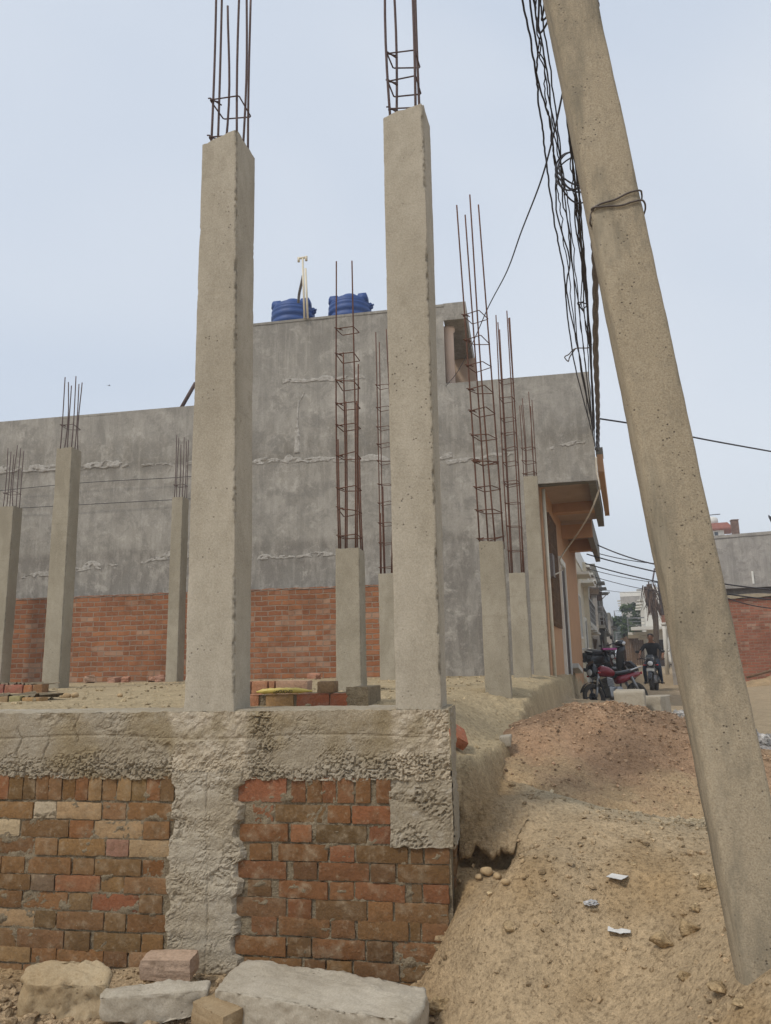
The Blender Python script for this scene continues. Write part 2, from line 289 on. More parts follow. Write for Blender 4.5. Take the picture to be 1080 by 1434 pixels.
# ------------------------------------------------------------------ mesh builder
class MB:
    def __init__(s): s.v = []; s.f = []; s.mi = []; s.tint = []; s.sm = []
    def add(s, vs, fs, mi=0, tint=None, smooth=False):
        o = len(s.v); s.v += [tuple(p) for p in vs]
        s.tint += [tint or (.5,.5,.5)]*len(vs)
        for f in fs: s.f.append([o+i for i in f]); s.mi.append(mi); s.sm.append(smooth)
        return o
    def box(s, c, size, rot=None, mi=0, tint=None, bev=0):
        hx, hy, hz = [d/2 for d in size]
        if bev:
            bm = bmesh.new(); bmesh.ops.create_cube(bm, size=1)
            for v in bm.verts: v.co = Vector((v.co.x*size[0], v.co.y*size[1], v.co.z*size[2]))
            bmesh.ops.bevel(bm, geom=bm.edges[:], offset=bev, segments=2, profile=.6, affect='EDGES')
            vs = [v.co.copy() for v in bm.verts]; bm.verts.index_update(); fs = [[v.index for v in f.verts] for f in bm.faces]; bm.free()
        else:
            vs = [Vector((a*hx, b*hy, d*hz)) for d in (-1,1) for b in (-1,1) for a in (-1,1)]
            fs = [(0,2,3,1),(4,5,7,6),(0,1,5,4),(2,6,7,3),(0,4,6,2),(1,3,7,5)]
        if rot is not None: vs = [rot @ v for v in vs]
        c = Vector(c); s.add([v+c for v in vs], fs, mi, tint); return s
    def b2(s, lo, hi, mi=0, tint=None, bev=0):
        lo = Vector(lo); hi = Vector(hi); return s.box((lo+hi)/2, hi-lo, None, mi, tint, bev)
    def tube(s, pts, r, n=8, mi=0, caps=True, smooth=True):
        pts = [Vector(p) for p in pts]; N = len(pts)
        rs = r if isinstance(r, (list, tuple)) else [r]*N
        t0 = (pts[1]-pts[0]).normalized(); a = t0.orthogonal().normalized(); vs = []
        for i in range(N):
            t = (pts[min(i+1,N-1)]-pts[max(i-1,0)]).normalized()
            a = (a-t*a.dot(t)); a = a.normalized() if a.length > 1e-6 else t.orthogonal().normalized()
            b = t.cross(a)
            for j in range(n):
                w = 2*pi*j/n; vs.append(pts[i]+(a*cos(w)+b*sin(w))*rs[i])
        fs = [(i*n+j, i*n+(j+1)%n, (i+1)*n+(j+1)%n, (i+1)*n+j) for i in range(N-1) for j in range(n)]
        if caps: fs += [tuple(range(n-1,-1,-1)), tuple((N-1)*n+j for j in range(n))]
        s.add(vs, fs, mi, None, smooth); return s
    def lathe(s, prof, c=(0,0,0), axis='Z', n=24, mi=0, smooth=True, rot=None):
        vs = []; c = Vector(c)
        for (r, z) in prof:
            for j in range(n):
                w = 2*pi*j/n; p = Vector((r*cos(w), r*sin(w), z))
                if axis == 'Y': p = Vector((p.x, p.z, p.y))
                if axis == 'X': p = Vector((p.z, p.x, p.y))
                if rot is not None: p = rot @ p
                vs.append(c+p)
        N = len(prof); fs = [(i*n+j, i*n+(j+1)%n, (i+1)*n+(j+1)%n, (i+1)*n+j) for i in range(N-1) for j in range(n)]
        fs += [tuple(range(n-1,-1,-1)), tuple((N-1)*n+j for j in range(n))]
        s.add(vs, fs, mi, None, smooth); return s
    def torus(s, c, R, r, axis='Y', n=28, k=10, mi=0, sq=1.):
        pts = []; c = Vector(c); vs = []
        for i in range(n):
            w = 2*pi*i/n
            for j in range(k):
                u = 2*pi*j/k; rr = R+r*cos(u); z = r*sin(u)*sq
                p = Vector((rr*cos(w), z, rr*sin(w))) if axis == 'Y' else Vector((rr*cos(w), rr*sin(w), z))
                vs.append(c+p)
        fs = [(i*k+j, i*k+(j+1)%k, ((i+1)%n)*k+(j+1)%k, ((i+1)%n)*k+j) for i in range(n) for j in range(k)]
        s.add(vs, fs, mi, None, True); return s
    def ell(s, c, r, n=12, m_=8, rot=None, mi=0):
        vs = []; c = Vector(c)
        for i in range(m_+1):
            t = pi*i/m_
            for j in range(n):
                w = 2*pi*j/n; p = Vector((r[0]*sin(t)*cos(w), r[1]*sin(t)*sin(w), r[2]*cos(t)))
                if rot is not None: p = rot @ p
                vs.append(c+p)
        fs = [(i*n+j, (i+1)*n+j, (i+1)*n+(j+1)%n, i*n+(j+1)%n) for i in range(m_) for j in range(n)]
        s.add(vs, fs, mi, None, True); return s
    def prism(s, poly, t0, t1, axis='Y', mi=0):
        """polygon (list of 2D) extruded; axis Y: poly is (x,z)"""
        n = len(poly)
        if axis == 'Y': vs = [(a, t0, b) for a, b in poly]+[(a, t1, b) for a, b in poly]
        elif axis == 'Z': vs = [(a, b, t0) for a, b in poly]+[(a, b, t1) for a, b in poly]
        else: vs = [(t0, a, b) for a, b in poly]+[(t1, a, b) for a, b in poly]
        fs = [tuple(range(n)), tuple(range(2*n-1, n-1, -1))]+[(i, i+n, (i+1)%n+n, (i+1)%n) for i in range(n)]
        s.add(vs, fs, mi); return s
    def loft(s, rings, mi=0, smooth=True, caps=True):
        n = len(rings[0]); vs = [p for r in rings for p in r]; N = len(rings)
        fs = [(i*n+j, i*n+(j+1)%n, (i+1)*n+(j+1)%n, (i+1)*n+j) for i in range(N-1) for j in range(n)]
        if caps: fs += [tuple(range(n-1,-1,-1)), tuple((N-1)*n+j for j in range(n))]
        s.add(vs, fs, mi, None, smooth); return s
    def grid(s, P, mi=0, tint=None, smooth=True):
        """P: array (a,b,3)"""
        a, b = P.shape[:2]; o = len(s.v)
        s.v += [tuple(p) for p in P.reshape(-1,3).tolist()]
        s.tint += [tuple(c) for c in tint.reshape(-1,3).tolist()] if tint is not None else [(.5,.5,.5)]*(a*b)
        for i in range(a-1):
            for j in range(b-1):
                q = o+i*b+j; s.f.append([q, q+1, q+b+1, q+b]); s.mi.append(mi); s.sm.append(smooth)
        return s
    def build(s, name, mats, parent=None, loc=None, fixn=True):
        me = bpy.data.meshes.new(name); me.from_pydata(s.v, [], s.f)
        for q in (mats if isinstance(mats, (list, tuple)) else [mats]): me.materials.append(q)
        me.polygons.foreach_set('material_index', s.mi); me.polygons.foreach_set('use_smooth', s.sm)
        a = me.color_attributes.new('tint', 'FLOAT_COLOR', 'POINT')
        a.data.foreach_set('color', np.concatenate([np.array(s.tint, float).reshape(-1,3), np.ones((len(s.v),1))], 1).ravel())
        if fixn:
            bm = bmesh.new(); bm.from_mesh(me); bmesh.ops.recalc_face_normals(bm, faces=bm.faces[:]); bm.to_mesh(me); bm.free()
        me.update()
        o = bpy.data.objects.new(name, me); COL.objects.link(o)
        if parent is not None: o.parent = parent
        if loc is not None: o.location = loc
        return o
def tag(o, label=None, cat=None, group=None, kind=None):
    if label: o['label'] = label
    if cat: o['category'] = cat
    if group: o['group'] = group
    if kind or cat: o['kind'] = kind or 'thing'
    return o
def empty(name, loc, rz=0, label=None, cat=None, group=None):
    o = bpy.data.objects.new(name, None); COL.objects.link(o); o.location = loc; o.rotation_euler = (0,0,rz); o.empty_display_size = .1
    return tag(o, label, cat, group)
def copy_tree(o, parent=None):
    c = o.copy(); COL.objects.link(c)
    if parent is not None: c.parent = parent
    for ch in o.children: copy_tree(ch, c)
    return c
def smoothpts(pts, n=8):
    """Catmull-Rom"""
    P = [Vector(p) for p in pts]; P = [P[0]*2-P[1]]+P+[P[-1]*2-P[-2]]; out = []
    for i in range(1, len(P)-2):
        a, b, c, d = P[i-1:i+3]
        for k in range(n):
            t = k/n; out.append(.5*((2*b)+(c-a)*t+(2*a-5*b+4*c-d)*t*t+(3*b-a-3*c+d)*t**3))
    out.append(P[-2]); return out

# ================================================================== GROUND
def XE(y): return np.where(y < 5.05, -.342+.177*(y-3.76), -.114+.10*(y-5.05))
CP = []
for (x, y, z) in [(50,1434,-.02),(50,1352,-.03),(160,1400,-.02),(300,1425,-.03),(450,1420,-.02),(600,1434,.01),(600,1362,.02),
                  (725,1200,.54),(690,1238,.42),(760,1120,.665),(800,1128,.645),(900,1155,.615),(985,1182,.58),
                  (740,1060,.72),(790,1090,.66),(750,1200,.535),(800,1250,.455),(760,1320,.31),(690,1330,.27),(700,1400,.16),(850,1400,.20),(850,1300,.36),
                  (950,1240,.50),(960,1330,.38),(1000,1400,.35),(1040,1352,.46),(1075,1434,.43),(890,1000,.60),(800,955,.72),(1060,1000,.60)]:
    p = aZ(x, y, z); CP.append((p.x, p.y, z))
for (x, y, Y) in [(705,1182,3.84),(645,1190,3.83),(672,1188,3.83),(660,1130,4.02),(700,1120,4.15),(640,1268,3.60),(612,1330,3.59),(632,1290,3.60)]:
    p = aY(x, y, Y); CP.append((p.x, p.y, p.z))
CP += [(.95,8,.62),(2,8,.60),(3,7,.58),(.45,7.2,.74),(.8,9.5,.74),(1.2,12,.72),(2.6,13,.58),(3.6,24,.36),(6,20,.58),(8,24,.68),(4.6,31,.62),(1.9,21,.60),(5,36,.74),(6,50,.85),
       (5,10,.56),(1.6,16.5,.44),(2.4,16,.46),(2,4.2,.5),(3,3,.42),(4.5,6,.55),(0,2,-.06),(-3,2,-.05),(2,1.5,.2),(-3.2,3.3,.0),(9,10,.58),(10,60,.95),(-9,3,.0),(10,3,.42),(-20,0,-.05),(20,0,.3),(-6,1,-.05),(.3,5.0,.6),(.5,4.6,.56),(14,24,.7)]
CP = np.array(CP)
def tps_fit(P):
    n = len(P); d = np.hypot(P[:,None,0]-P[None,:,0], P[:,None,1]-P[None,:,1])
    K = np.where(d > 0, d*d*np.log(d+1e-12), 0)+np.eye(n)*.004
    A = np.zeros((n+3, n+3)); A[:n,:n] = K; A[:n,n] = 1; A[:n,n+1:] = P[:,:2]; A[n,:n] = 1; A[n+1:,:n] = P[:,:2].T
    return np.linalg.solve(A, np.concatenate([P[:,2], np.zeros(3)]))
W = tps_fit(CP)
def tps(x, y):
    sh = np.shape(x); x = np.ravel(x); y = np.ravel(y); out = np.zeros(len(x))
    for s0 in range(0, len(x), 40000):
        xs = x[s0:s0+40000]; ys = y[s0:s0+40000]
        d = np.hypot(xs[:,None]-CP[None,:,0], ys[:,None]-CP[None,:,1])
        out[s0:s0+40000] = np.where(d > 0, d*d*np.log(d+1e-12), 0) @ W[:-3] + W[-3] + W[-2]*xs + W[-1]*ys
    return out.reshape(sh)
def plateau_mask(x, y):
    return (1-ss(-.035, .03, x-XE(y)+.03*pn(x*6, y*6, 3)))*(ss(3.74, 3.84, y)*ss(-.36,-.38,x)+ss(3.87, 4.17, y+.05*pn(x*5,y*5,6))*(1-ss(-.36,-.38,x)))
def ground(x, y, detail=True, carve=True):
    x = np.asarray(x, float); y = np.asarray(y, float)
    far = ss(24, 40, np.hypot(x, y))
    zf = np.clip(.55+.006*(y-20), .3, 1.0)
    z = tps(x, y); z = np.clip(z, -.1, .95)*(1-far)+zf*far
    d = x-XE(y)
    zi = 1.16-.27*ss(-.62, -.02, d)*(1-ss(5.2, 7.6, y))-.05*ss(6, 8, y)*ss(-.25, 0, d)
    zi = zi-.04*ss(12, 12.5, y)
    pm = plateau_mask(x, y)
    # hollow washed out under the bank beside the corner of the plinth
    hol = np.exp(-(((x+.20)/.13)**2+((y-3.80)/.06)**2)); z = z-.06*hol*(1-pm)
    z = z*(1-pm)+zi*pm
    if carve: cv = ss(-.05,-.13,x+.06*pn(y*11,x*11,2))*ss(3.99,3.94,y)*ss(3.58,3.70,y)*ss(-.42,-.35,x); z = z*(1-cv)+np.minimum(z, .415+.03*pn(x*9,y*9,5))*cv
    if detail:
        near = 1-ss(9, 16, np.hypot(x, y)); pathm = np.exp(-((x-(.62-.12*(y-3)))/.34)**2)*ss(4.6,4.2,y)*ss(2.2,2.6,y); rough = (.30+.70*ss(-.1, .35, fbm(x*.9+5, y*.9, 7, 3)))*(1-.75*pathm)
        smooth_ridge = np.exp(-((y-(4.75-.45*(x-.2)))/.40)**2)*ss(-.15,.25,x)*(1-pm)
        a = (1-.82*smooth_ridge)*(1-.45*pathm)
        inner = pm*(.55+.9*np.exp(-(d/.35)**2))+(1-pm)
        z = z+near*inner*a*(.030*fbm(x*3, y*3, 1, 4)+.028*rough*fbm(x*10, y*10, 2, 4)+.016*rough*np.abs(fbm(x*26, y*26, 4, 3)))
        lump = ss(.05, .35, fbm(x*2.1, y*2.1, 9, 2))
        c1, c2 = cells(x*16, y*16, 0.); z = z+near*inner*a*.028*lump*ss(0, .55, .5-c1)*(1-.5*pm)+near*inner*a*.012*ss(-.1,.4,fbm(x*1.4+9,y*1.4,3,2))*ss(0,.5,.5-cells(x*37,y*37,0.)[0])
        z = z+near*(1-pm)*.022*pathm*fbm(x*5,y*5,41,2)
        # steps and eroded furrows running down the bank
        z = z+near*(1-pm)*.03*np.exp(-(d/.35)**2)*np.sin(14*y+6*x+4*pn(x*2,y*2,1))*.5
    return z
def soil_tint(x, y):
    pm = plateau_mask(x, y)
    base = np.array([.45,.335,.205]); path = np.array([.45,.375,.255]); inner = np.array([.46,.365,.225]); dark_soil = np.array([.35,.235,.12]); road = np.array([.44,.34,.22])
    n = fbm(x*1.3, y*1.3, 3, 4)
    ridge = np.exp(-((y-(4.6-.45*(x-.2)))/.42)**2)*ss(-.3,.2,x)*(1-pm)
    c = base[None]*np.ones(x.shape+(3,))
    def bl(c, col, w): return c*(1-w[...,None])+col*w[...,None]
    c = bl(c, dark_soil, .75*ss(.05, .5, n)); c = bl(c, path, np.clip(ridge, 0, 1)*.85); c = bl(c, road, ss(5.5, 8, y)*(1-pm))
    c = bl(c, inner, pm*.9); c = bl(c, dark_soil*.95, .8*np.exp(-((x-XE(y)-.05)/.10)**2)*ss(3.8,3.95,y)*(1-ss(5,6,y))*(1-pm))  # sand floor tone, then a darker brown band just outside the bank edge
    c = bl(c, np.array([.40,.29,.18]), .5*(1-ss(3.3,3.7,y))*(1-ss(-.6,-.2,x)))
    return c
def spaced(lo, hi, step, far0, far1, g=1.22):
    a = list(np.arange(lo, hi, step)); st = step; v = a[-1]
    while v < far1: st = min(st*g, 60); v += st; a.append(v)
    st = step; v = a[0]; pre = []
    while v > far0: st = min(st*g, 60); v -= st; pre.append(v)
    return np.array(pre[::-1]+a)
gx = spaced(-3.2, 2.6, .021, -700, 900); gy = spaced(2.3, 6.8, .021, -60, 1500, 1.07)
GX, GY = np.meshgrid(gx, gy, indexing='ij'); GZ = ground(GX, GY)
g = MB(); g.grid(np.stack([GX, GY, GZ], -1), tint=soil_tint(GX, GY))
tag(g.build('ground', M['soil'], fixn=False), kind='structure')
def gz(x, y): return float(ground(np.array([x]), np.array([y]))[0])

# soil and gravel heaps --------------------------------------------------
def heap(name, c, rx, ry, h, mat, tint, label, cat, seed, yaw=0, pointy=1.5, blend=1.):
    nr, na = 90, 150
    t = np.linspace(0, 1, nr)[:,None]; w = np.linspace(0, 2*pi, na)[None,:]
    wob = 1+.16*pn(np.cos(w)*1.5, np.sin(w)*1.5, seed)+.06*pn(np.cos(w)*4, np.sin(w)*4, seed+3)
    lx = t*np.cos(w)*rx*wob; ly = t*np.sin(w)*ry*wob
    x = c[0]+lx*cos(yaw)-ly*sin(yaw); y = c[1]+lx*sin(yaw)+ly*cos(yaw)
    prof = np.clip((1-t)**pointy*1.0, 0, 1); prof = prof*(1-.25*np.exp(-(t/.12)**2))
    hh = h*prof*np.ones_like(w)
    zb_ = np.clip(tps(x, y), -.1, .72); z = zb_+hh-.05*ss(.86, 1., t)+.02*(1-ss(.9,1,t))
    env = ss(0, .12, 1-t)
    gul = fbm(np.cos(w)*5+t*0, np.sin(w)*5+t*0, seed+8, 3)*np.ones_like(t)
    z = z+env*(.085*fbm(x*1.9, y*1.9, seed, 4)+.024*fbm(x*14, y*14, seed+2, 3)+.02*gul*ss(.1,.5,t))
    c1, c2 = cells(x*19, y*19, seed); z = z+env*.016*ss(0,.5,.5-c1)
    n = fbm(x*2.2, y*2.2, seed+5, 3)[...,None]
    tt = np.array(tint)*(1+.30*n); bw = np.clip(ss(.50,.95,t+.35*fbm(x*3,y*3,seed+1,3)), 0, 1)[...,None]*blend; tt = tt*(1-bw)+np.array([.44,.315,.185])*(1+.25*n)*bw
    b = MB(); b.grid(np.stack([x, y, z], -1), tint=tt)
    return tag(b.build(name, mat, fixn=False), label, cat)
mc = aD(880, 1000, 5.75)
heap('soil_heap', (mc.x, mc.y), 1.55, 1.30, .485, M['redsoil'], (.40,.255,.155), 'large reddish brown heap of loose soil behind the leaning pole, beside the dirt path', 'soil heap', 5, .15, 1.25)
gc = aD(975, 1040, 7.6)
heap('gravel_heap', (gc.x, gc.y), .75, .6, .30, M['gravel'], (.36,.33,.30), 'low grey gravel heap peeking out behind the reddish soil heap next to the pole', 'gravel heap', 21, .2, 1.1, 0.)

# ================================================================== CONCRETE PLINTH
Y0 = 3.63; ZT = 1.18
def rough_face(x0, x1, z0, z1, y, res, amp, comb, edge=None, seed=0):
    """rough vertical face looking to -Y, honeycombed where comb(x,z)>0; edge(z) -> (left,right) wobble"""
    nx = max(2, int((x1-x0)/res)); nz = max(2, int((z1-z0)/res))
    U, V = np.meshgrid(np.linspace(0,1,nx), np.linspace(0,1,nz), indexing='ij')
    Z = z0+(z1-z0)*V
    l, r = (x0, x1) if edge is None else edge(Z)
    X = l+(r-l)*U
    c3, c4 = cells(X*24+.8*fbm(X*9,Z*9,seed+6,2), Z*24, seed+9); lum = ss(-.15,.35,fbm(X*5,Z*5,seed+11,3))
    mo = .30+.9*ss(-.12,.30,fbm(X*2.6+seed,Z*4.2,seed+31,4)); d = amp*mo*(.6*fbm(X*4, Z*4, seed, 3)+.45*fbm(X*18, Z*18, seed+2, 3)+.30*fbm(X*55, Z*55, seed+4, 3)-.40*lum*ss(.14,.0,c4-c3)+.22*fbm(X*120,Z*120,seed+21,2)-.4*ss(.25,.5,np.abs(fbm(X*11,Z*11,seed+15,3))))
    c1, c2 = cells(X*42, Z*42, seed); k = comb(X, Z)
    d = d-k*(.018*ss(.15,.0,c2-c1)-.007)+k*.006*fbm(X*90,Z*90,1,2)
    return np.stack([X, y-d*1.0, Z], -1)
plinth = empty('plinth_wall', (-1.5, Y0, .05), 0, 'rough concrete and brown brick plinth wall carrying the two tall front columns', 'wall')
plinth_off = Vector((1.5, -Y0, -.05))
def pb(mb, name, mat): 
    o = mb.build(name, mat, plinth, plinth_off); return o
# grade beam
b = MB()
def combo(X, Z):
    n = fbm(X*3, Z*5, 3, 3)
    low = ss(1.00, .90, Z+.09*n)*.9; patch = ss(.15, .4, fbm(X*2.2+3, Z*3.5, 8, 3))*ss(-1.6,-1.2,X)*.9
    return np.clip(low+patch, 0, 1)*(1-.7*ss(-1.75,-1.7,X)*ss(-1.3,-1.36,X))
XL = -6.2
bot = lambda X: .868
P = rough_face(-3.05, -.36, .855, ZT-.004, Y0, .0068, .018, combo)
P[...,2] += (1-ss(.855,.93,P[...,2]))*.022*fbm(P[...,0]*9, P[...,0]*0, 4, 3)+ss(1.12,1.176,P[...,2])*.012*fbm(P[...,0]*12, 0*P[...,0], 6, 3)
# cracks / board joints
for cx, zt in ((-2.59,1.03),(-2.27,1.10),(-2.43,1.0),(-1.28,.98)):
    P[...,1] += .008*np.exp(-((P[...,0]-cx-.012*np.sin(P[...,2]*50))/.006)**2)*ss(zt-.09,zt-.06,P[...,2])*ss(zt+.10,zt+.06,P[...,2])
P[...,1] += .004*np.exp(-((P[...,2]-1.055-.01*np.sin(P[...,0]*5))/.006)**2)
wob_ = .05*fbm(P[...,2]*9, P[...,0]*3, 21, 3); wt = ss(.23,.16,np.abs(P[...,0]+1.545+wob_))+ss(-.66,-.58,P[...,0]+wob_); P[...,1] -= wt*(.006+.016*np.abs(fbm(P[...,0]*16,P[...,2]*16,33,4))); wt = np.clip(wt*(.75+1.1*fbm(P[...,0]*7,P[...,2]*7,3,4)), 0, 1)+.5*ss(1.10,1.17,P[...,2])*ss(-.2,.3,fbm(P[...,0]*5,P[...,2]*9,5,3)); yl = ss(-.1,.4,fbm(P[...,0]*2.1,P[...,2]*3.1,17,4))*(1-np.clip(1.2*wt,0,1))
TI = .5+.21*np.clip(wt,0,1)[...,None]*np.array([1,1,1.05])-.09*yl[...,None]*np.array([.7,1,1.7])
b.grid(P, tint=TI, smooth=False)
# top, continuing smoothly from the face's upper edge
nx = P.shape[0]; T = np.zeros((nx, 26, 3))
for j in range(26):
    t = j/25; T[:,j,0] = P[:,-1,0]; T[:,j,1] = P[:,-1,1]*(1-t)+(Y0+.24)*t
    T[:,j,2] = P[:,-1,2]*(1-min(1,t*6))+(ZT+.004)*min(1,t*6)+.007*fbm(T[:,j,0]*14, T[:,j,1]*14, 9, 3)
b.grid(T)
b.b2((XL, Y0+.012, .868), (-3.05, Y0+.24, ZT)); b.b2((-3.05, Y0+.03, .87), (-.385, Y0+.24, ZT-.02))
pb(b, 'grade_beam', M['rough'])
# right end face of beam and corner post
b = MB()
def side_face(z0, z1, x, ya, yb, seed):
    P = rough_face(ya, yb, z0, z1, 0, .0095, .014, lambda X, Z: .55*ss(-.1,.3,fbm(X*6,Z*6,2,2)), None, seed)
    return np.stack([x-P[...,1], P[...,0], P[...,2]], -1)
def stub_edge_R(Z): return -.648+.014*fbm(Z*7, 2.2, 1, 3), -.356+.006*fbm(Z*9, 4.2, 1, 3)
P = rough_face(-.64, -.36, .565, .875, Y0-.008, .0085, .018, lambda X, Z: .9*ss(.0,.35,fbm(X*7, Z*6, 4, 3)), stub_edge_R, 12)
P[...,2] += (1-ss(.565,.61,P[...,2]))*.014*fbm(P[...,0]*16, 0*P[...,0], 3, 3)
b.grid(P, smooth=False); b.grid(side_face(.56, ZT+.0, -.352, Y0-.012, Y0+.26, 3)); b.b2((-.63, Y0+.02, .57), (-.365, Y0+.24, .868))
pb(b, 'corner_post', M['rough'])
# left stub running to the ground, with toothed edges against the bricks
toothL = np.array([0,.018,.0,-.035,-.01,-.05,-.02,-.055,-.01,-.05,-.03,-.06])
def stub_edge_L(Z):
    r = (Z-.08)/.083
    def tooth(ph, a): return a*np.clip(3*np.sin(pi*(r+ph+.25*fbm(Z*5,3.3,1,2))), -1, 1)*(.5+.9*np.abs(pn(np.floor(r+ph)*3.7,1.2,0)))
    sm = .012*fbm(Z*22, 1.5, 1, 3)+.02*fbm(Z*6, 8.5, 1, 3)
    return -1.735+tooth(0,.018)+sm-.015*(Z<.5), -1.372+tooth(1,.026)+.016*fbm(Z*20, 9.5, 1, 3)+.018*fbm(Z*5, 3.5, 1, 2)
P = rough_face(-1.74, -1.36, -.08, .89, Y0-.014, .0065, .018, lambda X, Z: .35*ss(.0,.35,fbm(X*6, Z*6, 7, 3)), stub_edge_L, 22)
ph_ = fbm(P[...,0]*3, P[...,2]*3, 77, 3); P[...,1] -= .0022*np.sin((P[...,2]-.08+.03*ph_)/.083*2*pi)*(.5+1.2*np.abs(fbm(P[...,0]*2,P[...,2]*4,5,2)))+.006                      # courses pressed into the cast face
P[...,1] += .006*np.exp(-((P[...,0]+1.535-.01*np.sin(P[...,2]*6))/.004)**2)       # form joint
e0 = P[:, :, 1].copy(); U = np.linspace(0,1,P.shape[0])[:,None]; P[...,1] += .03*(ss(.06,0,U)+ss(.94,1,U))
b = MB(); b.grid(P, tint=np.ones(P.shape)*.56, smooth=False); b.b2((-1.69, Y0+.03, -.08), (-1.41, Y0+.24, .868))
pb(b, 'column_stub', M['rough'])
# brick panels ----------------------------------------------------------
TINTS = [(.26,.145,.06),(.25,.13,.055),(.29,.175,.08),(.22,.125,.055),(.31,.20,.10),(.25,.11,.045),(.19,.115,.055),(.27,.155,.07)]
def brick(mb, lo, hi, tint, seed, rnd=.006, rough=.0045, yface=None):
    lo = np.array(lo)-[.0012,0,.0015]; hi = np.array(hi)+[.0012,0,.0015]; c = (lo+hi)/2; h = (hi-lo)/2
    nx = max(3, int((hi[0]-lo[0])/.013)); nz = max(4, int((hi[2]-lo[2])/.011)); ny = 3
    def face(ax, sgn, n1, n2):
        a, b_ = [i for i in range(3) if i != ax]
        U, V = np.meshgrid(np.linspace(-1,1,n1), np.linspace(-1,1,n2), indexing='ij')
        p = np.zeros(U.shape+(3,)); p[...,ax] = sgn; p[...,a] = U; p[...,b_] = V
        q = p*h
        inner = np.clip(q, -(h-rnd), h-rnd); dlt = q-inner; L = np.linalg.norm(dlt, axis=-1, keepdims=True)
        q = inner+np.where(L > 1e-9, dlt/np.maximum(L,1e-9)*np.minimum(L, rnd), 0)
        nrm = q/np.maximum(np.linalg.norm(q/h, axis=-1, keepdims=True), 1e-6)/h; nrm /= np.maximum(np.linalg.norm(nrm,axis=-1,keepdims=True),1e-6)
        w = q+c
        d = rough*(.8*fbm(w[...,0]*13, w[...,1]*13+seed, w[...,2]*13, 3)+.5*fbm(w[...,0]*45, w[...,1]*45, w[...,2]*45+seed, 2))
        edge = np.sort(np.abs(p), axis=-1)[...,1]
        d = d-rough*1.6*ss(.75,1,edge)*np.abs(fbm(w[...,0]*22, w[...,1]*22, w[...,2]*22+seed, 3))
        # tilt of the whole brick
        w = w+nrm*d[...,None]
        w[...,1] += tilt[0]*(w[...,0]-c[0])+tilt[1]*(w[...,2]-c[2]); w[...,2] += tilt[2]*(w[...,0]-c[0])
        tt = np.array(tint)*(1+.12*fbm(w[...,0]*8, w[...,1]*8+seed, w[...,2]*8, 2)[...,None])
        return w, tt
    tilt = [random.gauss(0,.018), random.gauss(0,.02), random.gauss(0,.012)]
    for ax, sgn, n1, n2 in ((1,-1,nx,nz),(0,-1,ny,nz),(0,1,ny,nz),(2,1,nx,ny),(2,-1,nx,ny)):
        w, tt = face(ax, sgn, n1, n2); mb.grid(w, tint=tt)
def ptint(pal):
    t = random.choice(pal); k = random.uniform(.72, 1.02); t = tuple(.72*a+.28*b for a, b in zip(t, (.225,.125,.06))); return tuple(x*k*random.uniform(.95,1.05) for x in t)
CR1 = [(340,432,[(-18,32),(33,85),(87,133),(136,183),(184,233),(235,283),(286,333),(335,383),(386,438),(442,495),(497,551),(553,605),(607,658)]),
 (440,503,[(-60,123),(127,210),(213,383),(387,475),(480,667)]),(508,573,[(-110,72),(76,258),(262,352),(356,537),(541,640)]),
 (577,640,[(-60,130),(133,216),(220,398),(401,485),(488,660)]),(650,712,[(-85,2),(5,92),(104,266),(270,353),(358,533),(537,617)]),
 (715,775,[(-70,113),(116,205),(210,378),(381,467),(470,643)]),(780,845,[(-100,80),(83,253),(257,342),(346,522),(526,613)]),
 (852,917,[(-60,125),(128,210),(213,390),(394,475),(480,652)]),(925,995,[(-125,57),(61,237),(242,338),(352,530),(534,615)]),
 (993,1050,[(-70,113),(116,210),(215,388),(392,480),(486,660)]),(1060,1120,[(-100,80),(84,260),(264,350),(354,530),(534,640)])]
CR2 = [(350,445,[(90,272),(290,345),(350,407),(408,460),(465,528),(535,592),(612,668)]),
 (455,522,[(137,222),(230,420),(427,515),(522,672)]),(530,597,[(97,278),(288,368),(385,577),(582,676)]),
 (605,668,[(133,217),(243,430),(437,530),(538,732),(742,788),(795,890)]),(672,740,[(90,272),(298,388),(395,585),(592,685),(695,890)]),
 (745,812,[(125,215),(243,430),(437,528),(532,722),(745,785),(790,888)]),(815,890,[(83,270),(278,368),(385,577),(582,675),(683,886)]),
 (887,958,[(140,235),(243,437),(442,532),(542,735),(740,780),(785,886)]),(964,1037,[(78,270),(275,365),(372,570),(577,675),(682,886)]),
 (1045,1110,[(110,330),(340,420),(425,520),(530,700),(705,882)]),(1118,1180,[(90,270),(275,365),(370,560),(570,660),(668,884)])]
PALE = {(1,1):(.44,.36,.25),(2,0):(.44,.34,.21),(3,4):(.36,.25,.14),(3,3):(.29,.16,.11),(5,1):(.18,.125,.08),(7,0):(.36,.24,.13),(2,3):(.36,.24,.13),(1,2):(.36,.24,.13),(6,3):(.25,.10,.05),(5,2):(.28,.13,.065)}
def px2(x, y, ox): return aY(ox+x/2.7, 960+y/2.7, Y0)
